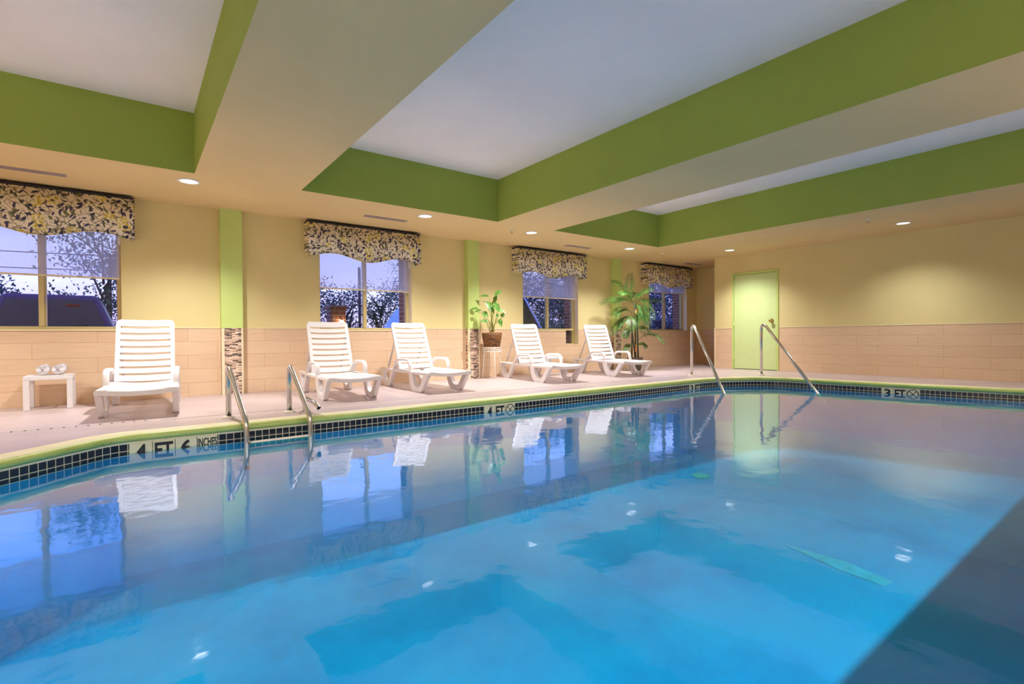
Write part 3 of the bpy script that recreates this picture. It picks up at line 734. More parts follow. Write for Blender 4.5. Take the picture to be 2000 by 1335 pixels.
# ------------------------------------------------------------------ loungers
def make_lounger():
    root = thing('sun_lounger', None, 'sun lounger', group='white resin sun loungers along the windows')
    W = 'white_plastic'
    # seat
    bm = B()
    def slat(y0, y1, zf, x=.238, th=.016, n=10):
        A = []
        for q in range(n+1):
            u = -x+2*x*q/n; dz = -.020*(1-(u/x)**2)
            A.append([bm.verts.new((u, y, zf+dz+d)) for y, d in ((y0, 0), (y1, 0), (y1, -th), (y0, -th))])
        for q in range(n):
            for e in range(4): bm.faces.new((A[q][e], A[q+1][e], A[q+1][(e+1)%4], A[q][(e+1)%4])).smooth = False
        bm.faces.new(A[0]); bm.faces.new(A[-1][::-1])
    zf = .285; k = 11; pitch = 1.06/k
    for q in range(k): slat(.05+q*pitch, .05+(q+1)*pitch-.019, zf)
    # deep front apron follows the dished seat
    n = 12; A = []
    for q in range(n+1):
        u = -.285+.57*q/n; dz = -.021*(1-(u/.285)**2)
        A.append([bm.verts.new((u, y, z+dz)) for y, z in ((0, zf), (.05, zf+.001), (.05, zf-.045), (.004, zf-.045))])
    for q in range(n):
        for e in range(4): bm.faces.new((A[q][e], A[q+1][e], A[q+1][(e+1)%4], A[q][(e+1)%4])).smooth = False
    bm.faces.new(A[0]); bm.faces.new(A[-1][::-1])
    for s in (-1, 1): box(bm, min(s*.236, s*.285), max(s*.236, s*.285), .02, 1.14, zf-.03, zf+.001)
    obj('seat', bm, W, root)
    for s in (-1, 1):
        xa, xb = sorted((s*.272, s*.328))
        bm = B(); sweep(bm, fillet([(s*.300, 0.0, .262), (s*.300, .5, .258), (s*.300, 1.775, .262)], .1), rsec(.054, .05), smooth=False); obj('side_rail', bm, W, root, .004)
        # front U leg
        o_ = catmull([(.672, .27), (.648, .15), (.592, .05), (.52, .0), (.40, 0.0), (.27, 0.0), (.195, .07), (.115, .17), (.03, .255)], 4)
        i_ = catmull([(.545, .27), (.520, .17), (.482, .10), (.44, .072), (.39, .062), (.335, .068), (.285, .10), (.215, .18), (.145, .262)], 4)
        bm = B(); band(bm, o_, i_, xa, xb)
        for q in range(3): box(bm, xa-.002, xb+.002, .28+q*.075, .312+q*.075, 0, .055)
        obj('leg', bm, W, root, .005)
        o_ = catmull([(1.785, .275), (1.755, .17), (1.690, .07), (1.60, .0), (1.52, 0), (1.42, 0.0), (1.365, .07), (1.30, .17), (1.23, .26)], 4)
        i_ = catmull([(1.655, .262), (1.640, .18), (1.600, .11), (1.56, .08), (1.51, .068), (1.465, .072), (1.43, .10), (1.385, .18), (1.34, .262)], 4)
        bm = B(); band(bm, o_, i_, xa, xb)
        for q in range(2): box(bm, xa-.002, xb+.002, 1.44+q*.08, 1.475+q*.08, 0, .06)
        obj('leg', bm, W, root, .005)
        bm = B(); pth = fillet([(s*.300, .635, .25), (s*.303, .672, .432), (s*.303, 1.135, .428), (s*.300, 1.27, .25)], .11, 8)
        sweep(bm, pth, rsec(.056, .036)); obj('armrest', bm, W, root)
    # backrest
    bm = B(); Lb = .77; hw = .28; iw = .238
    base = Vector((0, 1.115, .292)); ud = Vector((0, math.cos(math.radians(65)), math.sin(math.radians(65)))); nd = Vector((0, ud.z, -ud.y))  # nd points back
    def P(u, v, d): 
        c = .020*(1-min(1, (u/.26)**2)); return base+Vector((u, 0, 0))+ud*v+nd*(d+c)
    def bslat(v0, v1, x, th=.018, n=12, r=0.):
        A = []
        for q in range(n+1):
            u = -x+2*x*q/n; vt = v1
            if r:
                e = abs(u)-(x-r)
                if e > 0: vt = v1-r+math.sqrt(max(0, r*r-e*e))
            A.append([bm.verts.new(P(u, v, d)) for v, d in ((v0, 0), (vt, 0), (vt, th), (v0, th))])
        for q in range(n):
            for e in range(4): bm.faces.new((A[q][e], A[q+1][e], A[q+1][(e+1)%4], A[q][(e+1)%4])).smooth = False
        bm.faces.new(A[0]); bm.faces.new(A[-1][::-1])
    pitch = .0842; slot = .028; c0 = .085
    bounds = [0] + [c0+pitch*q for q in range(8)]
    bslat(.0, c0-slot/2, hw)
    for q in range(7): bslat(c0+pitch*q+slot/2, c0+pitch*(q+1)-slot/2, iw+.004)
    bslat(c0+pitch*7+slot/2, Lb, hw, n=40, r=.055)
    for s in (-1, 1):
        # side border with a turned-back flange
        a, b = s*iw, s*hw
        vs_ = (c0-slot/2, c0+pitch*7+slot/2)
        V = [[bm.verts.new(P(u, v, d)) for v in vs_] for u, d in ((a, 0), (b, 0), (b, .03), (b-s*.012, .03), (b-s*.012, .018), (a, .018))]
        for e in range(6): bm.faces.new((V[e][0], V[e][1], V[(e+1)%6][1], V[(e+1)%6][0]))
        V2 = [[bm.verts.new(P(u, v, d)) for v in (0, c0-slot/2)] for u, d in ((b, 0.001), (b, .03), (b-s*.012, .03), (b-s*.012, .001))]
        for e in range(4): bm.faces.new((V2[e][0], V2[e][1], V2[(e+1)%4][1], V2[(e+1)%4][0]))
    obj('backrest', bm, W, root)
    for s in (-1, 1):
        q = base+ud*.52+nd*.03
        bm = B(); sweep(bm, [(s*.235, q.y, q.z), (s*.24, 1.66, .29)], rsec(.03, .018)); obj('back_prop', bm, W, root, .003)
    return root
LG = [(.03, 5.97, -4), (2.125, 5.93, -4), (3.445, 5.98, -2), (5.60, 5.96, -8), (7.41, 6.03, -13)]
LN = ['white slatted sun lounger beside the towel table, backrest facing the camera', 'white slatted sun lounger behind the pool ladder', 'white slatted sun lounger left of the basket plant', 'white slatted sun lounger right of the basket plant', 'white slatted sun lounger in front of the palm']
proto = make_lounger()
for i, (x, y, a) in enumerate(LG):
    o = proto if i == 0 else copy_tree(proto)
    o.location = (x, y, .002); o.rotation_euler = (0, 0, math.radians(a)); o['label'] = LN[i]
# small grey ball left on the third lounger
bm = B(); bmesh.ops.create_icosphere(bm, subdivisions=3, radius=.034)
for v in bm.verts: v.co = v.co*(1+.10*math.sin(9*v.co.x/.034*.4+2)*math.cos(7*v.co.z/.034*.5)); v.co.z *= .85
for f in bm.faces: f.smooth = True
M['greycloth'] = plain('grey_wad', s2l(176, 164, 160), .9, var=.1, scale=60)
o = tag(obj('cloth_wad', bm, 'greycloth'), 'small crumpled grey wad lying on the seat of the third lounger', 'cloth'); o.location = (3.235, 6.42, .318)

# ------------------------------------------------------------------ side tables and towels
def make_table():
    t = thing('side_table', None, 'side table', group='white plastic side tables'); w, d, h = .405, .385, .372
    bm = B(); box(bm, 0, w, 0, d, h-.052, h-.012); box(bm, .006, w-.006, .006, d-.006, h-.012, h); obj('tabletop', bm, 'table_plastic', t, .006)
    for x in (0, 1):
        for y in (0, 1):
            bm = B(); a, b = (0, .052) if x == 0 else (w-.052, w); c, e = (0, .052) if y == 0 else (d-.052, d)
            vs = box(bm, a, b, c, e, 0, h-.052); obj('leg', bm, 'table_plastic', t, .006)
    return t
tb = make_table(); tb['label'] = 'small white side table holding two rolled towels by the first window'; tb.location = (-.945, 7.437, .0)
t2 = copy_tree(tb); t2['label'] = 'small white side table half hidden behind the fourth lounger'; t2.location = (6.19, 7.17, .0)
def rolled(loc, rz, label):
    t = thing('rolled_towel', label, 'towel', loc, rz, 'rolled towels on the side table')
    bm = B(); turns = 3.2; n = 90; th = .0119; Lh = .15; r0 = .006
    pts = []
    for q in range(n+1):
        a = q/n*turns*2*PI; r = r0+(.046-r0)*(q/n); pts.append((a, r))
    R = []
    for a, r in pts:
        row = []
        for rr, y in ((r, -Lh), (r+th, -Lh), (r+th, Lh), (r, Lh)):
            row.append(bm.verts.new((rr*math.cos(a), y+.004*math.sin(3*a), .061+rr*math.sin(a))))
        R.append(row)
    for q in range(n):
        for e in range(4): bm.faces.new((R[q][e], R[q+1][e], R[q+1][(e+1)%4], R[q][(e+1)%4])).smooth = e in (1, 3)
    bm.faces.new(R[0]); bm.faces.new(R[-1][::-1])
    bmesh.ops.create_cone(bm, cap_ends=True, segments=28, radius1=.045, radius2=.045, depth=2*Lh-.034, matrix=Matrix.Translation((0, 0, .061))@Matrix.Rotation(PI/2, 4, 'X'))
    tr_ = obj('towel_roll', bm, 'towel', t)
    bm = B(); rr = .0592
    band_pts = [(rr*math.cos(a*PI/20), -.11, .061+rr*math.sin(a*PI/20)) for a in range(2, 18)]
    sweep(bm, band_pts, rsec(.0016, .012), up=Vector((0, 1, 0)), cap=True); obj('stripe', bm, 'towel_blue', tr_)
    return t
rolled((-.797, 7.60, .3725), .05, 'white rolled towel on the side table, nearer its left leg')
rolled((-.660, 7.60, .3725), -.03, 'white rolled towel on the side table, nearer the first lounger')

# ------------------------------------------------------------------ rails
def escutcheon(x, y, parent, r=.056):
    bm = B(); lathe(bm, [(r, 0), (r, .010), (r*.8, .020), (.028, .026), (.027, .0)], x, y, 20, capb=False, capt=False); obj('escutcheon', bm, 'stain_plate', parent)
t = thing('pool_ladder', 'stainless pool ladder with two bent rails and a step at the waterline', 'ladder', (1.0, 5.46, 0))
for x, y, xw, yw in ((.722, 5.465, .782, 4.895), (1.268, 5.475, 1.31, 4.875)):
    bm = B(); pts = fillet([(x-1, y-5.46, .0), (x-1, y-5.46, .50), (xw-1-.004, yw-5.46+.015, .04), (xw-1, yw-5.46, -.1), (xw-1, yw-5.46, -.38)], [0, .085, .06, .05, 0], 8)
    tube(bm, pts, .0242, 16); obj('rail', bm, 'steel', t)
    escutcheon(x-1, y-5.46, t)
for k, z in enumerate((WATER+.004,)):
    bm = B(); box(bm, -.2, .29, -.625, -.545, z-.035, z); obj('step', bm, 'stain_plate', t, .006)
t = thing('fill_spout', 'bent stainless fill spout with an open end beside the pool ladder', 'spout', (1.385, 5.345, 0))
bm = B(); tube(bm, fillet([(0, 0, 0), (0, 0, .155), (.03, -.235, .125), (.05, -.30, .075)], .05, 6), .021, 14, cap=False); obj('spout_pipe', bm, 'steel', t)
bm = B(); e = Vector((.05, -.30, .075)); d = Vector((.02, -.065, -.05)).normalized(); tube(bm, [e-d*.035, e-d*.004], .0195, 14); obj('bore', bm, 'bore_shade', t)
escutcheon(0, 0, t, .05)
for i, (x, y, xw, yw) in enumerate(((8.307, 5.522, 7.308, 4.295), (9.387, 4.768, 8.351, 3.386))):
    t = thing('handrail', ['bent stainless handrail into the pool left of the lime door', 'bent stainless handrail into the pool in front of the lime door'][i], 'handrail', (x, y, 0), group='corner pool handrails')
    d = Vector((xw-x, yw-y, 0)); e = Vector((d.x, d.y, WATER-.0)); a = Vector((0, 0, 1.03)); 
    u = (e-a)
    bm = B(); tube(bm, fillet([(0, 0, 0), a, a+u*1.12], [0, .26, 0], 12), .0245, 16); obj('rail', bm, 'steel', t)
    escutcheon(0, 0, t, .06)

# ------------------------------------------------------------------ plants
RIGHT = Vector((math.cos(math.radians(36.85)), -math.sin(math.radians(36.85)), 0))
def leaf_blade(bm, base, tip, width, droop, nrm, n=8, fold=.25):
    base, tip = Vector(base), Vector(tip); ax = tip-base; side = ax.cross(nrm).normalized(); up = side.cross(ax).normalized()
    prev = None
    for q in range(n+1):
        s = q/n; c = base+ax*s+Vector((0, 0, -1))*droop*s*s
        w = width*(math.sin(PI*min(1, s*1.0)**.75)**.9 if 0 < s < 1 else .0)
        row = [bm.verts.new(c-side*w+up*w*fold), bm.verts.new(c), bm.verts.new(c+side*w+up*w*fold)]
        if prev:
            for e in (0, 1): bm.faces.new((prev[e], prev[e+1], row[e+1], row[e])).smooth = True
        prev = row
# basket plant
PX, PY = 5.215, 7.565
t = thing('plant_stand', 'white wire plant stand in front of the middle column', 'plant stand', (PX, PY, 0))
H = .565
for k in range(4):
    bm = B(); a = PI/4+k*PI/2+.5; tube(bm, [(.185*math.cos(a), .185*math.sin(a), 0), (.135*math.cos(a), .135*math.sin(a), H)], .006, 8); obj('leg', bm, 'wire_white', t)
bm = B()
for r, z in ((.165, H), (.160, H-.075)): sweep(bm, [(r*math.cos(k*PI/16), r*math.sin(k*PI/16), z) for k in range(33)], circ(.006, 6), cap=False)
for k in range(12):
    a0, a1 = k*PI/6, (k+1)*PI/6
    tube(bm, [(.162*math.cos(a0+(a1-a0)*q/6), .162*math.sin(a0+(a1-a0)*q/6), H-.07+.06*math.sin(PI*q/6)) for q in range(7)], .0035, 5)
for s in (-.08, 0, .08): tube(bm, [(-.15, s, H), (.15, s, H)], .004, 6)
obj('top_ring', bm, 'wire_white', t)
t = thing('potted_plant', 'leafy variegated green plant in a wicker basket on the wire stand', 'potted plant', (PX, PY, H+.004))
bm = B(); uvl = bm.loops.layers.uv.new('UV'); lathe(bm, [(.145, 0), (.155, .06), (.172, .16), (.186, .255), (.176, .262), (.168, .24)], n=32, uv=uvl, capt=False); wb = obj('wicker_basket', bm, 'wicker', t)
bm = B(); lathe(bm, [(.172, .225), (.12, .252), (.05, .27), (.001, .275)], n=24, capb=False, capt=False); obj('coir_topping', bm, 'soil', wb)
PLF = [((520,150),(600,150),30,0),((545,195),(490,290),40,.3),((480,310),(300,180),0,0)]
def cp(u, v, d=0.):   # crop units -> local point on the plane facing the viewer through the plant
    k = .00142; return RIGHT*((u-462)*k*1.02)+Vector((0, 0, (655-v)*k*1.02+.265))+Vector((-RIGHT.y, RIGHT.x, 0))*(-d)
LV = [(500,195,600,130,34,.02,.10),(520,190,500,300,30,.02,.05),(432,200,302,182,20,.03,-.02),(465,290,330,262,10,.0,.0),(400,275,500,400,38,.04,.12),(500,290,560,390,40,.03,.15),(295,352,190,362,20,.01,.03),(330,372,245,400,18,.01,.06),(345,410,425,450,42,.02,.12),(430,520,310,505,26,.02,.16),(590,470,610,395,26,.02,.05),(560,485,590,580,28,.02,.12),(560,430,515,470,22,.0,.14),(470,300,520,250,24,0,.02),(545,370,640,400,22,.03,.08)]
BR = Vector((-RIGHT.y, RIGHT.x, 0))
sb, lb = B(), B()
for (u0, v0, u1, v1, w, dr, d) in LV:
    a, b = cp(u0, v0, d), cp(u1, v1, d+.03); nrm = (-BR*.8+Vector((0, 0, .6))+RIGHT*rnd.uniform(-.4, .4)).normalized()
    leaf_blade(lb, a, b, w*.00142, dr, nrm)
    st = Vector((rnd.uniform(-.05, .05), rnd.uniform(-.05, .05), .26)); mid = (st+a)/2+Vector((0, 0, .06))-(a-st)*.12
    tube(sb, fillet([st, mid, a], .2, 5), .0045, 6)
obj('stems', sb, 'stem', t); obj('leaves', lb, 'pothos_leaf', t)
# palm
QX, QY = 8.70, 7.17
t = thing('potted_palm', 'tall potted palm with arching fronds in front of the last column', 'potted palm', (QX, QY, 0))
bm = B(); lathe(bm, [(.10, 0), (.115, .02), (.150, .16), (.162, .255), (.172, .26), (.172, .285), (.158, .285), (.152, .25)], n=32, capt=False); po = obj('pot', bm, 'pot', t)
bm = B(); lathe(bm, [(.153, .262), (.001, .27)], n=24, capb=False, capt=False); obj('soil', bm, 'dark_soil', po)
def pc(u, v, d=0.):
    k = .00184; return RIGHT*((u-935)*k)+Vector((0, 0, (1225-v)*k))+BR*(-d)
for (u0, u1, v1, d, r) in ((893, 897, 640, .02, .016), (935, 925, 420, .05, .017), (975, 960, 560, -.03, .016), (945, 900, 700, -.06, .014)):
    bm = B(); pts = [pc(u0, 1085, d), pc((u0+u1)/2+4, (1085+v1)/2, d), pc(u1, v1, d)]
    tube(bm, fillet(pts, .3, 6), r, 10); obj('trunk', bm, 'trunk', t)
for (u, v, d) in ((935, 960, .07), (937, 560, .06)):
    bm = B(); tube(bm, [pc(u-3, v+45, d), pc(u+3, v-45, d)], .017, 8); obj('husk', bm, 'husk', t)
FR = [ # base(u,v) mid tip  depth-tip leaf-length
 (915,430,865,300,885,95,.02,.20),(900,430,800,240,680,165,-.05,.17),(890,440,740,370,530,430,.10,.22),(900,430,830,330,740,330,.28,.20),
 (930,420,1000,320,1125,265,.15,.19),(940,440,1080,390,1285,405,-.18,.20),(940,450,1020,420,1110,610,.22,.22),(905,560,800,500,690,565,.12,.19),
 (900,680,790,640,645,790,.10,.20),(920,660,880,600,850,760,.30,.19),(960,880,1110,790,1250,895,.10,.18),(920,960,860,920,800,985,.14,.12),
 (960,950,1000,910,1045,950,.10,.12),(950,760,1020,720,1090,760,.05,.14),(940,600,1010,580,1075,690,.20,.17),(910,450,960,330,1010,330,-.22,.17),
 (930,520,990,470,1060,560,-.12,.18),(900,600,960,560,990,760,.26,.18),(905,780,850,740,800,830,.16,.15),(920,420,850,380,700,400,-.20,.2),(925,470,980,480,1010,640,.32,.2),(910,640,830,600,770,700,-.1,.16)]
for (u0,v0,um,vm,u1,v1,d,ll) in FR:
    a, m_, b = pc(u0, v0, .02), pc(um, vm, d*.6), pc(u1, v1, d)
    c = m_*2-(a+b)/2
    bm = B(); n = 19; R = [a*(1-s)**2+c*2*s*(1-s)+b*s*s for s in [q/n for q in range(n+1)]]
    tube(bm, R, .004, 5, radii=[1-.7*q/n for q in range(n+1)])
    for q in range(4, n+1):
        tdir = (R[min(q+1, n)]-R[q-1]).normalized(); s = q/n
        side = tdir.cross(Vector((0, 0, 1))+(-BR)*.6).normalized(); up = side.cross(tdir).normalized()
        lw = ll*(.55+.45*math.sin(PI*min(1, (s-.1)*1.05)))*(1-.35*max(0, s-.8)/.2)
        for sg in (-1, 1):
            dv = (tdir*.72+side*sg*.75+up*.18).normalized()
            leaf_blade(bm, R[q], R[q]+dv*lw*rnd.uniform(.85, 1.1), .0092, lw*.30, up, 4, .2)
    if q: obj('frond', bm, 'palm_leaf', t, recalc=False)

# ------------------------------------------------------------------ outside
GZ = -.20
bm = B(); quad(bm, (-60, YW+.4, GZ), (90, YW+.4, GZ), (90, 120, GZ), (-60, 120, GZ)); struct('ground', bm, 'asphalt', label='dark parking lot outside the windows', cat='ground')
def vehicle(name, label, cat, loc, rz, prof_body, prof_cab, hw_b, hw_c0, hw_c1, paint, zc0, zc1, wheels):
    """local y = length, front at +y; profiles are (y,z)"""
    t = thing(name, label, cat, loc, rz)
    bm = B(); prism(bm, prof_body, -hw_b, hw_b); obj('body', bm, paint, t, .05)
    bm = B()
    def hw(z): return hw_c0+(hw_c1-hw_c0)*(z-zc0)/(zc1-zc0)
    A = [bm.verts.new((-hw(z), y, z)) for y, z in prof_cab]; Bv = [bm.verts.new((hw(z), y, z)) for y, z in prof_cab]; n = len(prof_cab)
    bm.faces.new(A); bm.faces.new(Bv[::-1])
    for i in range(n): bm.faces.new((A[i], Bv[i], Bv[(i+1)%n], A[(i+1)%n]))
    obj('cabin', bm, paint, t, .07)
    # glazing: slightly proud quads on the four sides
    ys = sorted(prof_cab, key=lambda p: p[1]); 
    lowr, lowf = min((p for p in prof_cab if p[1] <= zc0+.02), key=lambda p: p[0]), max((p for p in prof_cab if p[1] <= zc0+.02), key=lambda p: p[0])
    topr, topf = min((p for p in prof_cab if p[1] >= zc1-.02), key=lambda p: p[0]), max((p for p in prof_cab if p[1] >= zc1-.02), key=lambda p: p[0])
    def lerp(p, q, s): return (p[0]+(q[0]-p[0])*s, p[1]+(q[1]-p[1])*s)
    for (lo, hi, sg, nm) in ((lowr, topr, -1, 'rear_window'), (lowf, topf, 1, 'windshield')):
        b0, b1 = lerp(lo, hi, .10), lerp(lo, hi, .86); bm = B(); ins = .10
        d = .012*sg
        vs = [(-hw(b0[1])+ins, b0[0]+d, b0[1]), (hw(b0[1])-ins, b0[0]+d, b0[1]), (hw(b1[1])-ins, b1[0]+d, b1[1]+.004), (-hw(b1[1])+ins, b1[0]+d, b1[1]+.004)]
        front = [bm.verts.new(p) for p in vs]; back = [bm.verts.new((p[0], p[1]-d*2, p[2])) for p in vs]
        bm.faces.new(front); bm.faces.new(back[::-1])
        for i in range(4): bm.faces.new((front[i], front[(i+1)%4], back[(i+1)%4], back[i]))
        obj(nm, bm, 'car_glass', t, .01)
    for sg in (-1, 1):
        bm = B(); b0r, b0f = lerp(lowr, topr, .14), lerp(lowf, topf, .14); b1r, b1f = lerp(lowr, topr, .84), lerp(lowf, topf, .84)
        vs = [(b0r[0]+.15, b0r[1]), (b0f[0]-.15, b0f[1]), (b1f[0]-.12, b1f[1]), (b1r[0]+.12, b1r[1])]
        fr_ = [bm.verts.new((sg*(hw(z)+.008), y, z)) for y, z in vs]; bk_ = [bm.verts.new((sg*(hw(z)-.02), y, z)) for y, z in vs]
        bm.faces.new(fr_); bm.faces.new(bk_[::-1])
        for i in range(4): bm.faces.new((fr_[i], fr_[(i+1)%4], bk_[(i+1)%4], bk_[i]))
        obj('side_window', bm, 'car_glass', t)
    for y in wheels:
        for sg in (-1, 1):
            bm = B(); bmesh.ops.create_cone(bm, cap_ends=True, segments=24, radius1=.34, radius2=.34, depth=.22, matrix=Matrix.Translation((sg*(hw_b-.10), y, .34))@Matrix.Rotation(PI/2, 4, 'Y')); obj('wheel', bm, 'tire', t, .03)
    return t
# dark vehicle behind the first window, tail to the building
bodyp = [(-2.2,.35),(-2.25,.6),(-2.22,1.14),(-1.2,1.2),(1.0,1.2),(2.1,1.08),(2.3,.7),(2.2,.35)]
cabp = [(-2.2,1.1),(-1.97,1.85),(.2,1.85),(1.1,1.1)]
t = vehicle('parked_vehicle', 'dark plum parked vehicle with a wide rear window outside the first window', 'car', (-1.25, 15.15, GZ), 0, bodyp, cabp, 1.0, .97, .69, 'suv_paint', 1.1, 1.85, (-1.4, 1.4))
bm = B(); tube(bm, [(.02, -2.225, 1.20), (.35, -2.215, 1.23), (.55, -2.205, 1.26)], .014, 6); obj('rear_wiper', bm, 'black', t)
bm = B(); box(bm, .22, .42, -2.07, -2.02, 1.62, 1.66); obj('brake_light', bm, 'tail_light', t)
bodyp = [(-1.5,.35),(-1.55,.6),(-1.5,1.12),(1.0,1.2),(2.1,1.15),(2.45,.75),(2.4,.35)]
cabp = [(-1.5,1.1),(-1.2,1.55),(-.75,1.98),(-.1,2.05),(1.55,2.03),(2.1,1.1)]
vehicle('parked_van', 'pale blue parked van outside between the second and third windows', 'van', (6.22, 10.65, GZ), -PI/2, bodyp, cabp, .95, .93, .80, 'van_paint', 1.1, 2.05, (-1.45, 1.45))
# lit brick pillar
t = thing('brick_pillar', 'brick pillar with a warm lamp outside the second window', 'pillar', (2.86, 8.95, GZ))
bm = B(); box(bm, -.13, .13, -.13, .13, 0, 1.45); box(bm, -.15, .15, -.15, .15, 1.45, 1.52); obj('pillar_brick', bm, 'brick', t, .01)
bm = B(); bmesh.ops.create_uvsphere(bm, u_segments=12, v_segments=8, radius=.045, matrix=Matrix.Translation((.03, -.19, 1.22)))
obj('lamp_globe', bm, 'lamp_warm', t)
bm = B(); tube(bm, [(.03, -.12, 1.30), (.03, -.19, 1.29), (.03, -.19, 1.25)], .01, 6); obj('lamp_bracket', bm, 'black', t)
# trees
def tree(x, y, h, r, nleaf, label, cat='tree', mat='tree_leaf_dark', z0=.35, size=.08, trunk=.11, seed=1, flat=1., group='trees beyond the parking lot', name='leafy_tree'):
    R = random.Random(seed)
    t = thing(name, label, cat, (x, y, GZ), group=group)
    bm = B(); tips = []
    tube(bm, [(0, 0, 0), (R.uniform(-.15, .15), R.uniform(-.15, .15), h*.35), (R.uniform(-.3, .3), R.uniform(-.3, .3), h*.7)], trunk, 7, radii=[1, .75, .35])
    for k in range(9):
        a = R.uniform(0, 2*PI); s = R.uniform(.25, .7)*h; e = Vector((r*.75*math.cos(a), r*.75*math.sin(a), s+R.uniform(.15, .35)*h)); tips.append(e)
        tube(bm, [(0, 0, s), e*.5+Vector((0, 0, s*.5+.1)), e], trunk*.35, 5, radii=[1, .6, .2])
    obj('trunk', bm, 'bark', t)
    bm = B(); cl = tips+[Vector((R.uniform(-r, r)*.6, R.uniform(-r, r)*.6, h*R.uniform(z0, .98))) for _ in range(16)]
    for q in range(int(nleaf*(.85 if seed < 26 else 1.5)) if name == 'leafy_tree' else nleaf):
        c = R.choice(cl); d = Vector((R.gauss(0, 1), R.gauss(0, 1), R.gauss(0, .8)*flat))*r*.24; p = c+d
        if p.z < .05: p.z = .05+R.random()*.4
        u = Vector((R.gauss(0, 1), R.gauss(0, 1), R.gauss(0, 1))).normalized(); w = u.orthogonal().normalized(); s = size*R.uniform(.5, 1.2)
        vs = [bm.verts.new(p+u*s), bm.verts.new(p+w*s*.45), bm.verts.new(p-u*s*.6), bm.verts.new(p-w*s*.45)]
        bm.faces.new(vs)
    o = obj('crown', bm, mat, t, recalc=False)
    return t
TR = [(-.7, 20.0, 5.0, 1.5, 4200, 'broad dark tree behind the dark parked vehicle', 'tree_leaf_mid'), (-3.5, 20., 2.7, .9, 2200, 'low dark tree left of the dark parked vehicle', 'tree_leaf_dark'),
      (5.3, 20., 3.1, 1.0, 2600, 'low dark tree behind the lit brick pillar', 'tree_leaf_dark'), (6.9, 20.5, 2.9, .9, 2300, 'low tree behind the thin dark pole', 'tree_leaf_dark'), (8.2, 20., 3.0, .9, 2300, 'low leafy tree in the right pane of the second window', 'tree_leaf_mid'),
      (9.9, 20.3, 4.6, 1.3, 3200, 'taller leafy tree at the right of the second window', 'tree_leaf_dark'), (12.9, 16.2, 3.5, 1.4, 4200, 'dense tree in the left pane of the third window', 'tree_leaf_dark'), (15.3, 16.8, 3.9, 1.5, 4600, 'dense tree in the right pane of the third window', 'tree_leaf_mid'),
      (20.6, 16.2, 4.2, 1.4, 4200, 'dense tree in the left pane of the corner window', 'tree_leaf_blue'), (23.3, 16.8, 4.2, 1.4, 3000, 'looser tree in the right pane of the corner window', 'tree_leaf_blue')]
for k, (x, y, h, r, n, lb_, mt) in enumerate(TR): tree(x, y, h, r, n, lb_, mat=mt, seed=20+k)
for k, (x, y, lb_) in enumerate(((16.0, 12.6, 'rounded shrub low in the corner window, nearest the palm'), (17.8, 12.7, 'rounded shrub low in the corner window, middle of three'), (19.6, 13.0, 'rounded shrub low in the corner window beside the brick edge'))):
    tree(x, y, 1.6, .6, 3200, lb_, 'shrub', 'tree_leaf_blue', .1, .09, .04, 60+k, 1., 'shrubs outside the corner window', 'leafy_shrub')
for k, (x, y, lb_) in enumerate(((10.5, 12.6, 'rounded shrub low behind the van nose'), (12.2, 12.7, 'rounded shrub low in the third window beside the brick edge'))):
    tree(x, y, 1.5, .6, 3000, lb_, 'shrub', 'tree_leaf_mid', .1, .09, .04, 80+k, 1., 'shrubs outside the third window', 'leafy_shrub')
bm = B(); tube(bm, [(6.05, 16.5, GZ), (6.05, 16.5, 3.1)], .05, 8); tag(obj('lamp_pole', bm, 'bark'), 'thin dark pole beyond the second window', 'pole')
for k, z in enumerate((2.95, 2.55)):
    bm = B(); tube(bm, [(-14+17.4*q/12, 17.5, z+.25*((q-6)/6)**2) for q in range(13)], .014, 5); tag(obj('overhead_wire', bm, 'bark'), ['upper overhead wire crossing the sky in the first window', 'lower overhead wire crossing the sky in the first window'][k], 'wire', 'overhead wires')

# ------------------------------------------------------------------ sky
wd = bpy.data.worlds.new('dusk_sky'); SC.world = wd; wd.use_nodes = True; t = wd.node_tree; t.nodes.clear()
out = N(t, 'ShaderNodeOutputWorld'); bg = N(t, 'ShaderNodeBackground'); L(t, bg.outputs[0], out.inputs[0])
tc = N(t, 'ShaderNodeTexCoord'); sp = N(t, 'ShaderNodeSeparateXYZ'); L(t, tc.outputs['Generated'], sp.inputs[0])
g = ramp(t, sp.outputs[2], [(0., (.50, .34, .60)), (.06, (.46, .42, .84)), (.13, (.50, .54, 1.)), (.28, (.22, .35, 1.)), (.42, (.05, .17, 1.)), (1., (.05, .12, .8))])
mp = N(t, 'ShaderNodeMapping'); mp.inputs['Scale'].default_value = (1.2, 1.2, 5); L(t, tc.outputs['Generated'], mp.inputs[0])
cl = noise(t, mp.outputs[0], 2.2, 6, .55)
c = mixc(t, ramp(t, cl, [(.42, (0, 0, 0)), (.66, (.55, .55, .55))]), g, (.72, .74, 1.0))
L(t, c, bg.inputs[0]); bg.inputs[1].default_value = 1.35

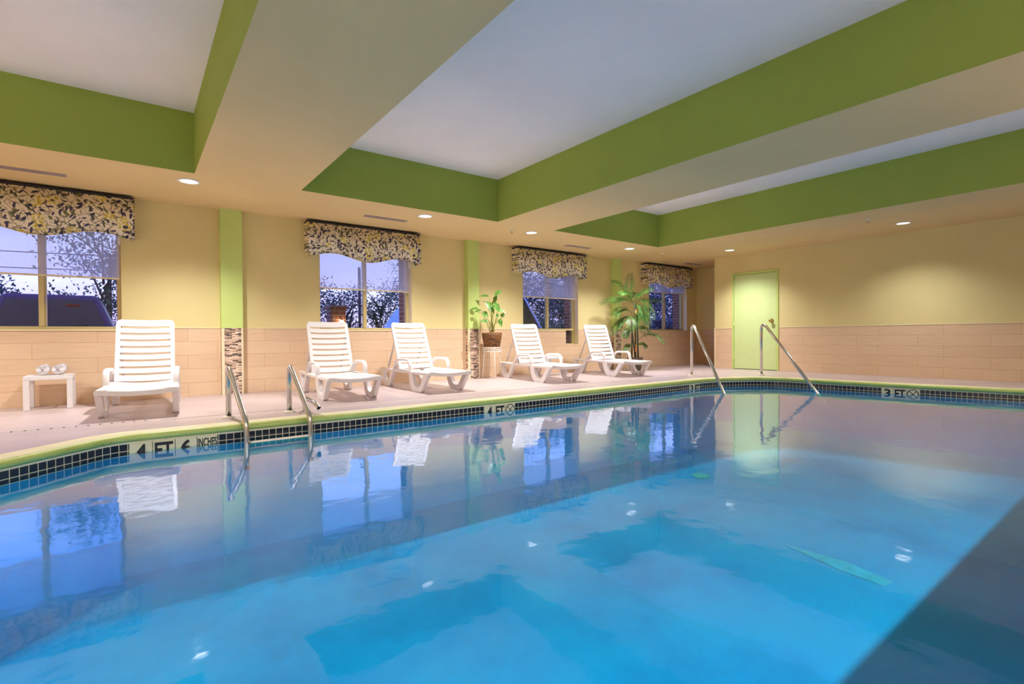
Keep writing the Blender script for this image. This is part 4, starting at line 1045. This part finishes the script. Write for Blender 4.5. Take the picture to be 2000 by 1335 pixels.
# ------------------------------------------------------------------ lamps
def spot(x, y, e, size=126, col=(1., .975, .95), r=.055, tilt=0.):
    d = bpy.data.lights.new('downlight', 'SPOT'); d.energy = e; d.color = col; d.spot_size = math.radians(size); d.spot_blend = 1.; d.shadow_soft_size = r
    o = bpy.data.objects.new('downlight', d); COL.objects.link(o); o.location = (x, y, ZC-.03); o.rotation_euler = (math.radians(tilt), 0, 0)
for (x, y), e in zip(LIGHTS, (205, 215, 225, 210, 155, 82)): spot(x, y, e)
for x, y in ((-2.4, 6.63), (-2.9, 3.0), (-2.9, 0.)): spot(x, y, 200)
for x, y in ((-1.6, -2.1), (.8, -2.1), (3.4, -2.1), (5.4, -2.1)): spot(x, y, 330, 104, tilt=38)
spot(7.6, -2.1, 250, 104, tilt=38); spot(9.85, -.3, 30)

# ------------------------------------------------------------------ camera
cd = bpy.data.cameras.new('camera'); cd.sensor_width = 36; cd.lens = 988.33/2000*36; cd.clip_start = .02; cd.clip_end = 300
co = bpy.data.objects.new('camera', cd); COL.objects.link(co)
yaw, pitch, roll = math.radians(36.8495), math.radians(-.5504), math.radians(-.4795)
fw = Vector((math.sin(yaw)*math.cos(pitch), math.cos(yaw)*math.cos(pitch), math.sin(pitch))); r = Vector((math.cos(yaw), -math.sin(yaw), 0)); u = r.cross(fw)
r2 = r*math.cos(roll)+u*math.sin(roll); u2 = u*math.cos(roll)-r*math.sin(roll)
co.matrix_world = Matrix(((r2.x, u2.x, -fw.x, 0), (r2.y, u2.y, -fw.y, 0), (r2.z, u2.z, -fw.z, CAM_Z), (0, 0, 0, 1)))
SC.camera = co
SC.view_settings.view_transform = 'Standard'; SC.view_settings.look = 'None'; SC.view_settings.exposure = .72; SC.view_settings.gamma = 1.; SC.view_settings.use_curve_mapping = False
cy = SC.cycles; cy.use_denoising = True; cy.max_bounces = 12; cy.diffuse_bounces = 7; cy.glossy_bounces = 4; cy.transparent_max_bounces = 16; cy.sample_clamp_indirect = 6.; cy.caustics_reflective = False; cy.caustics_refractive = False
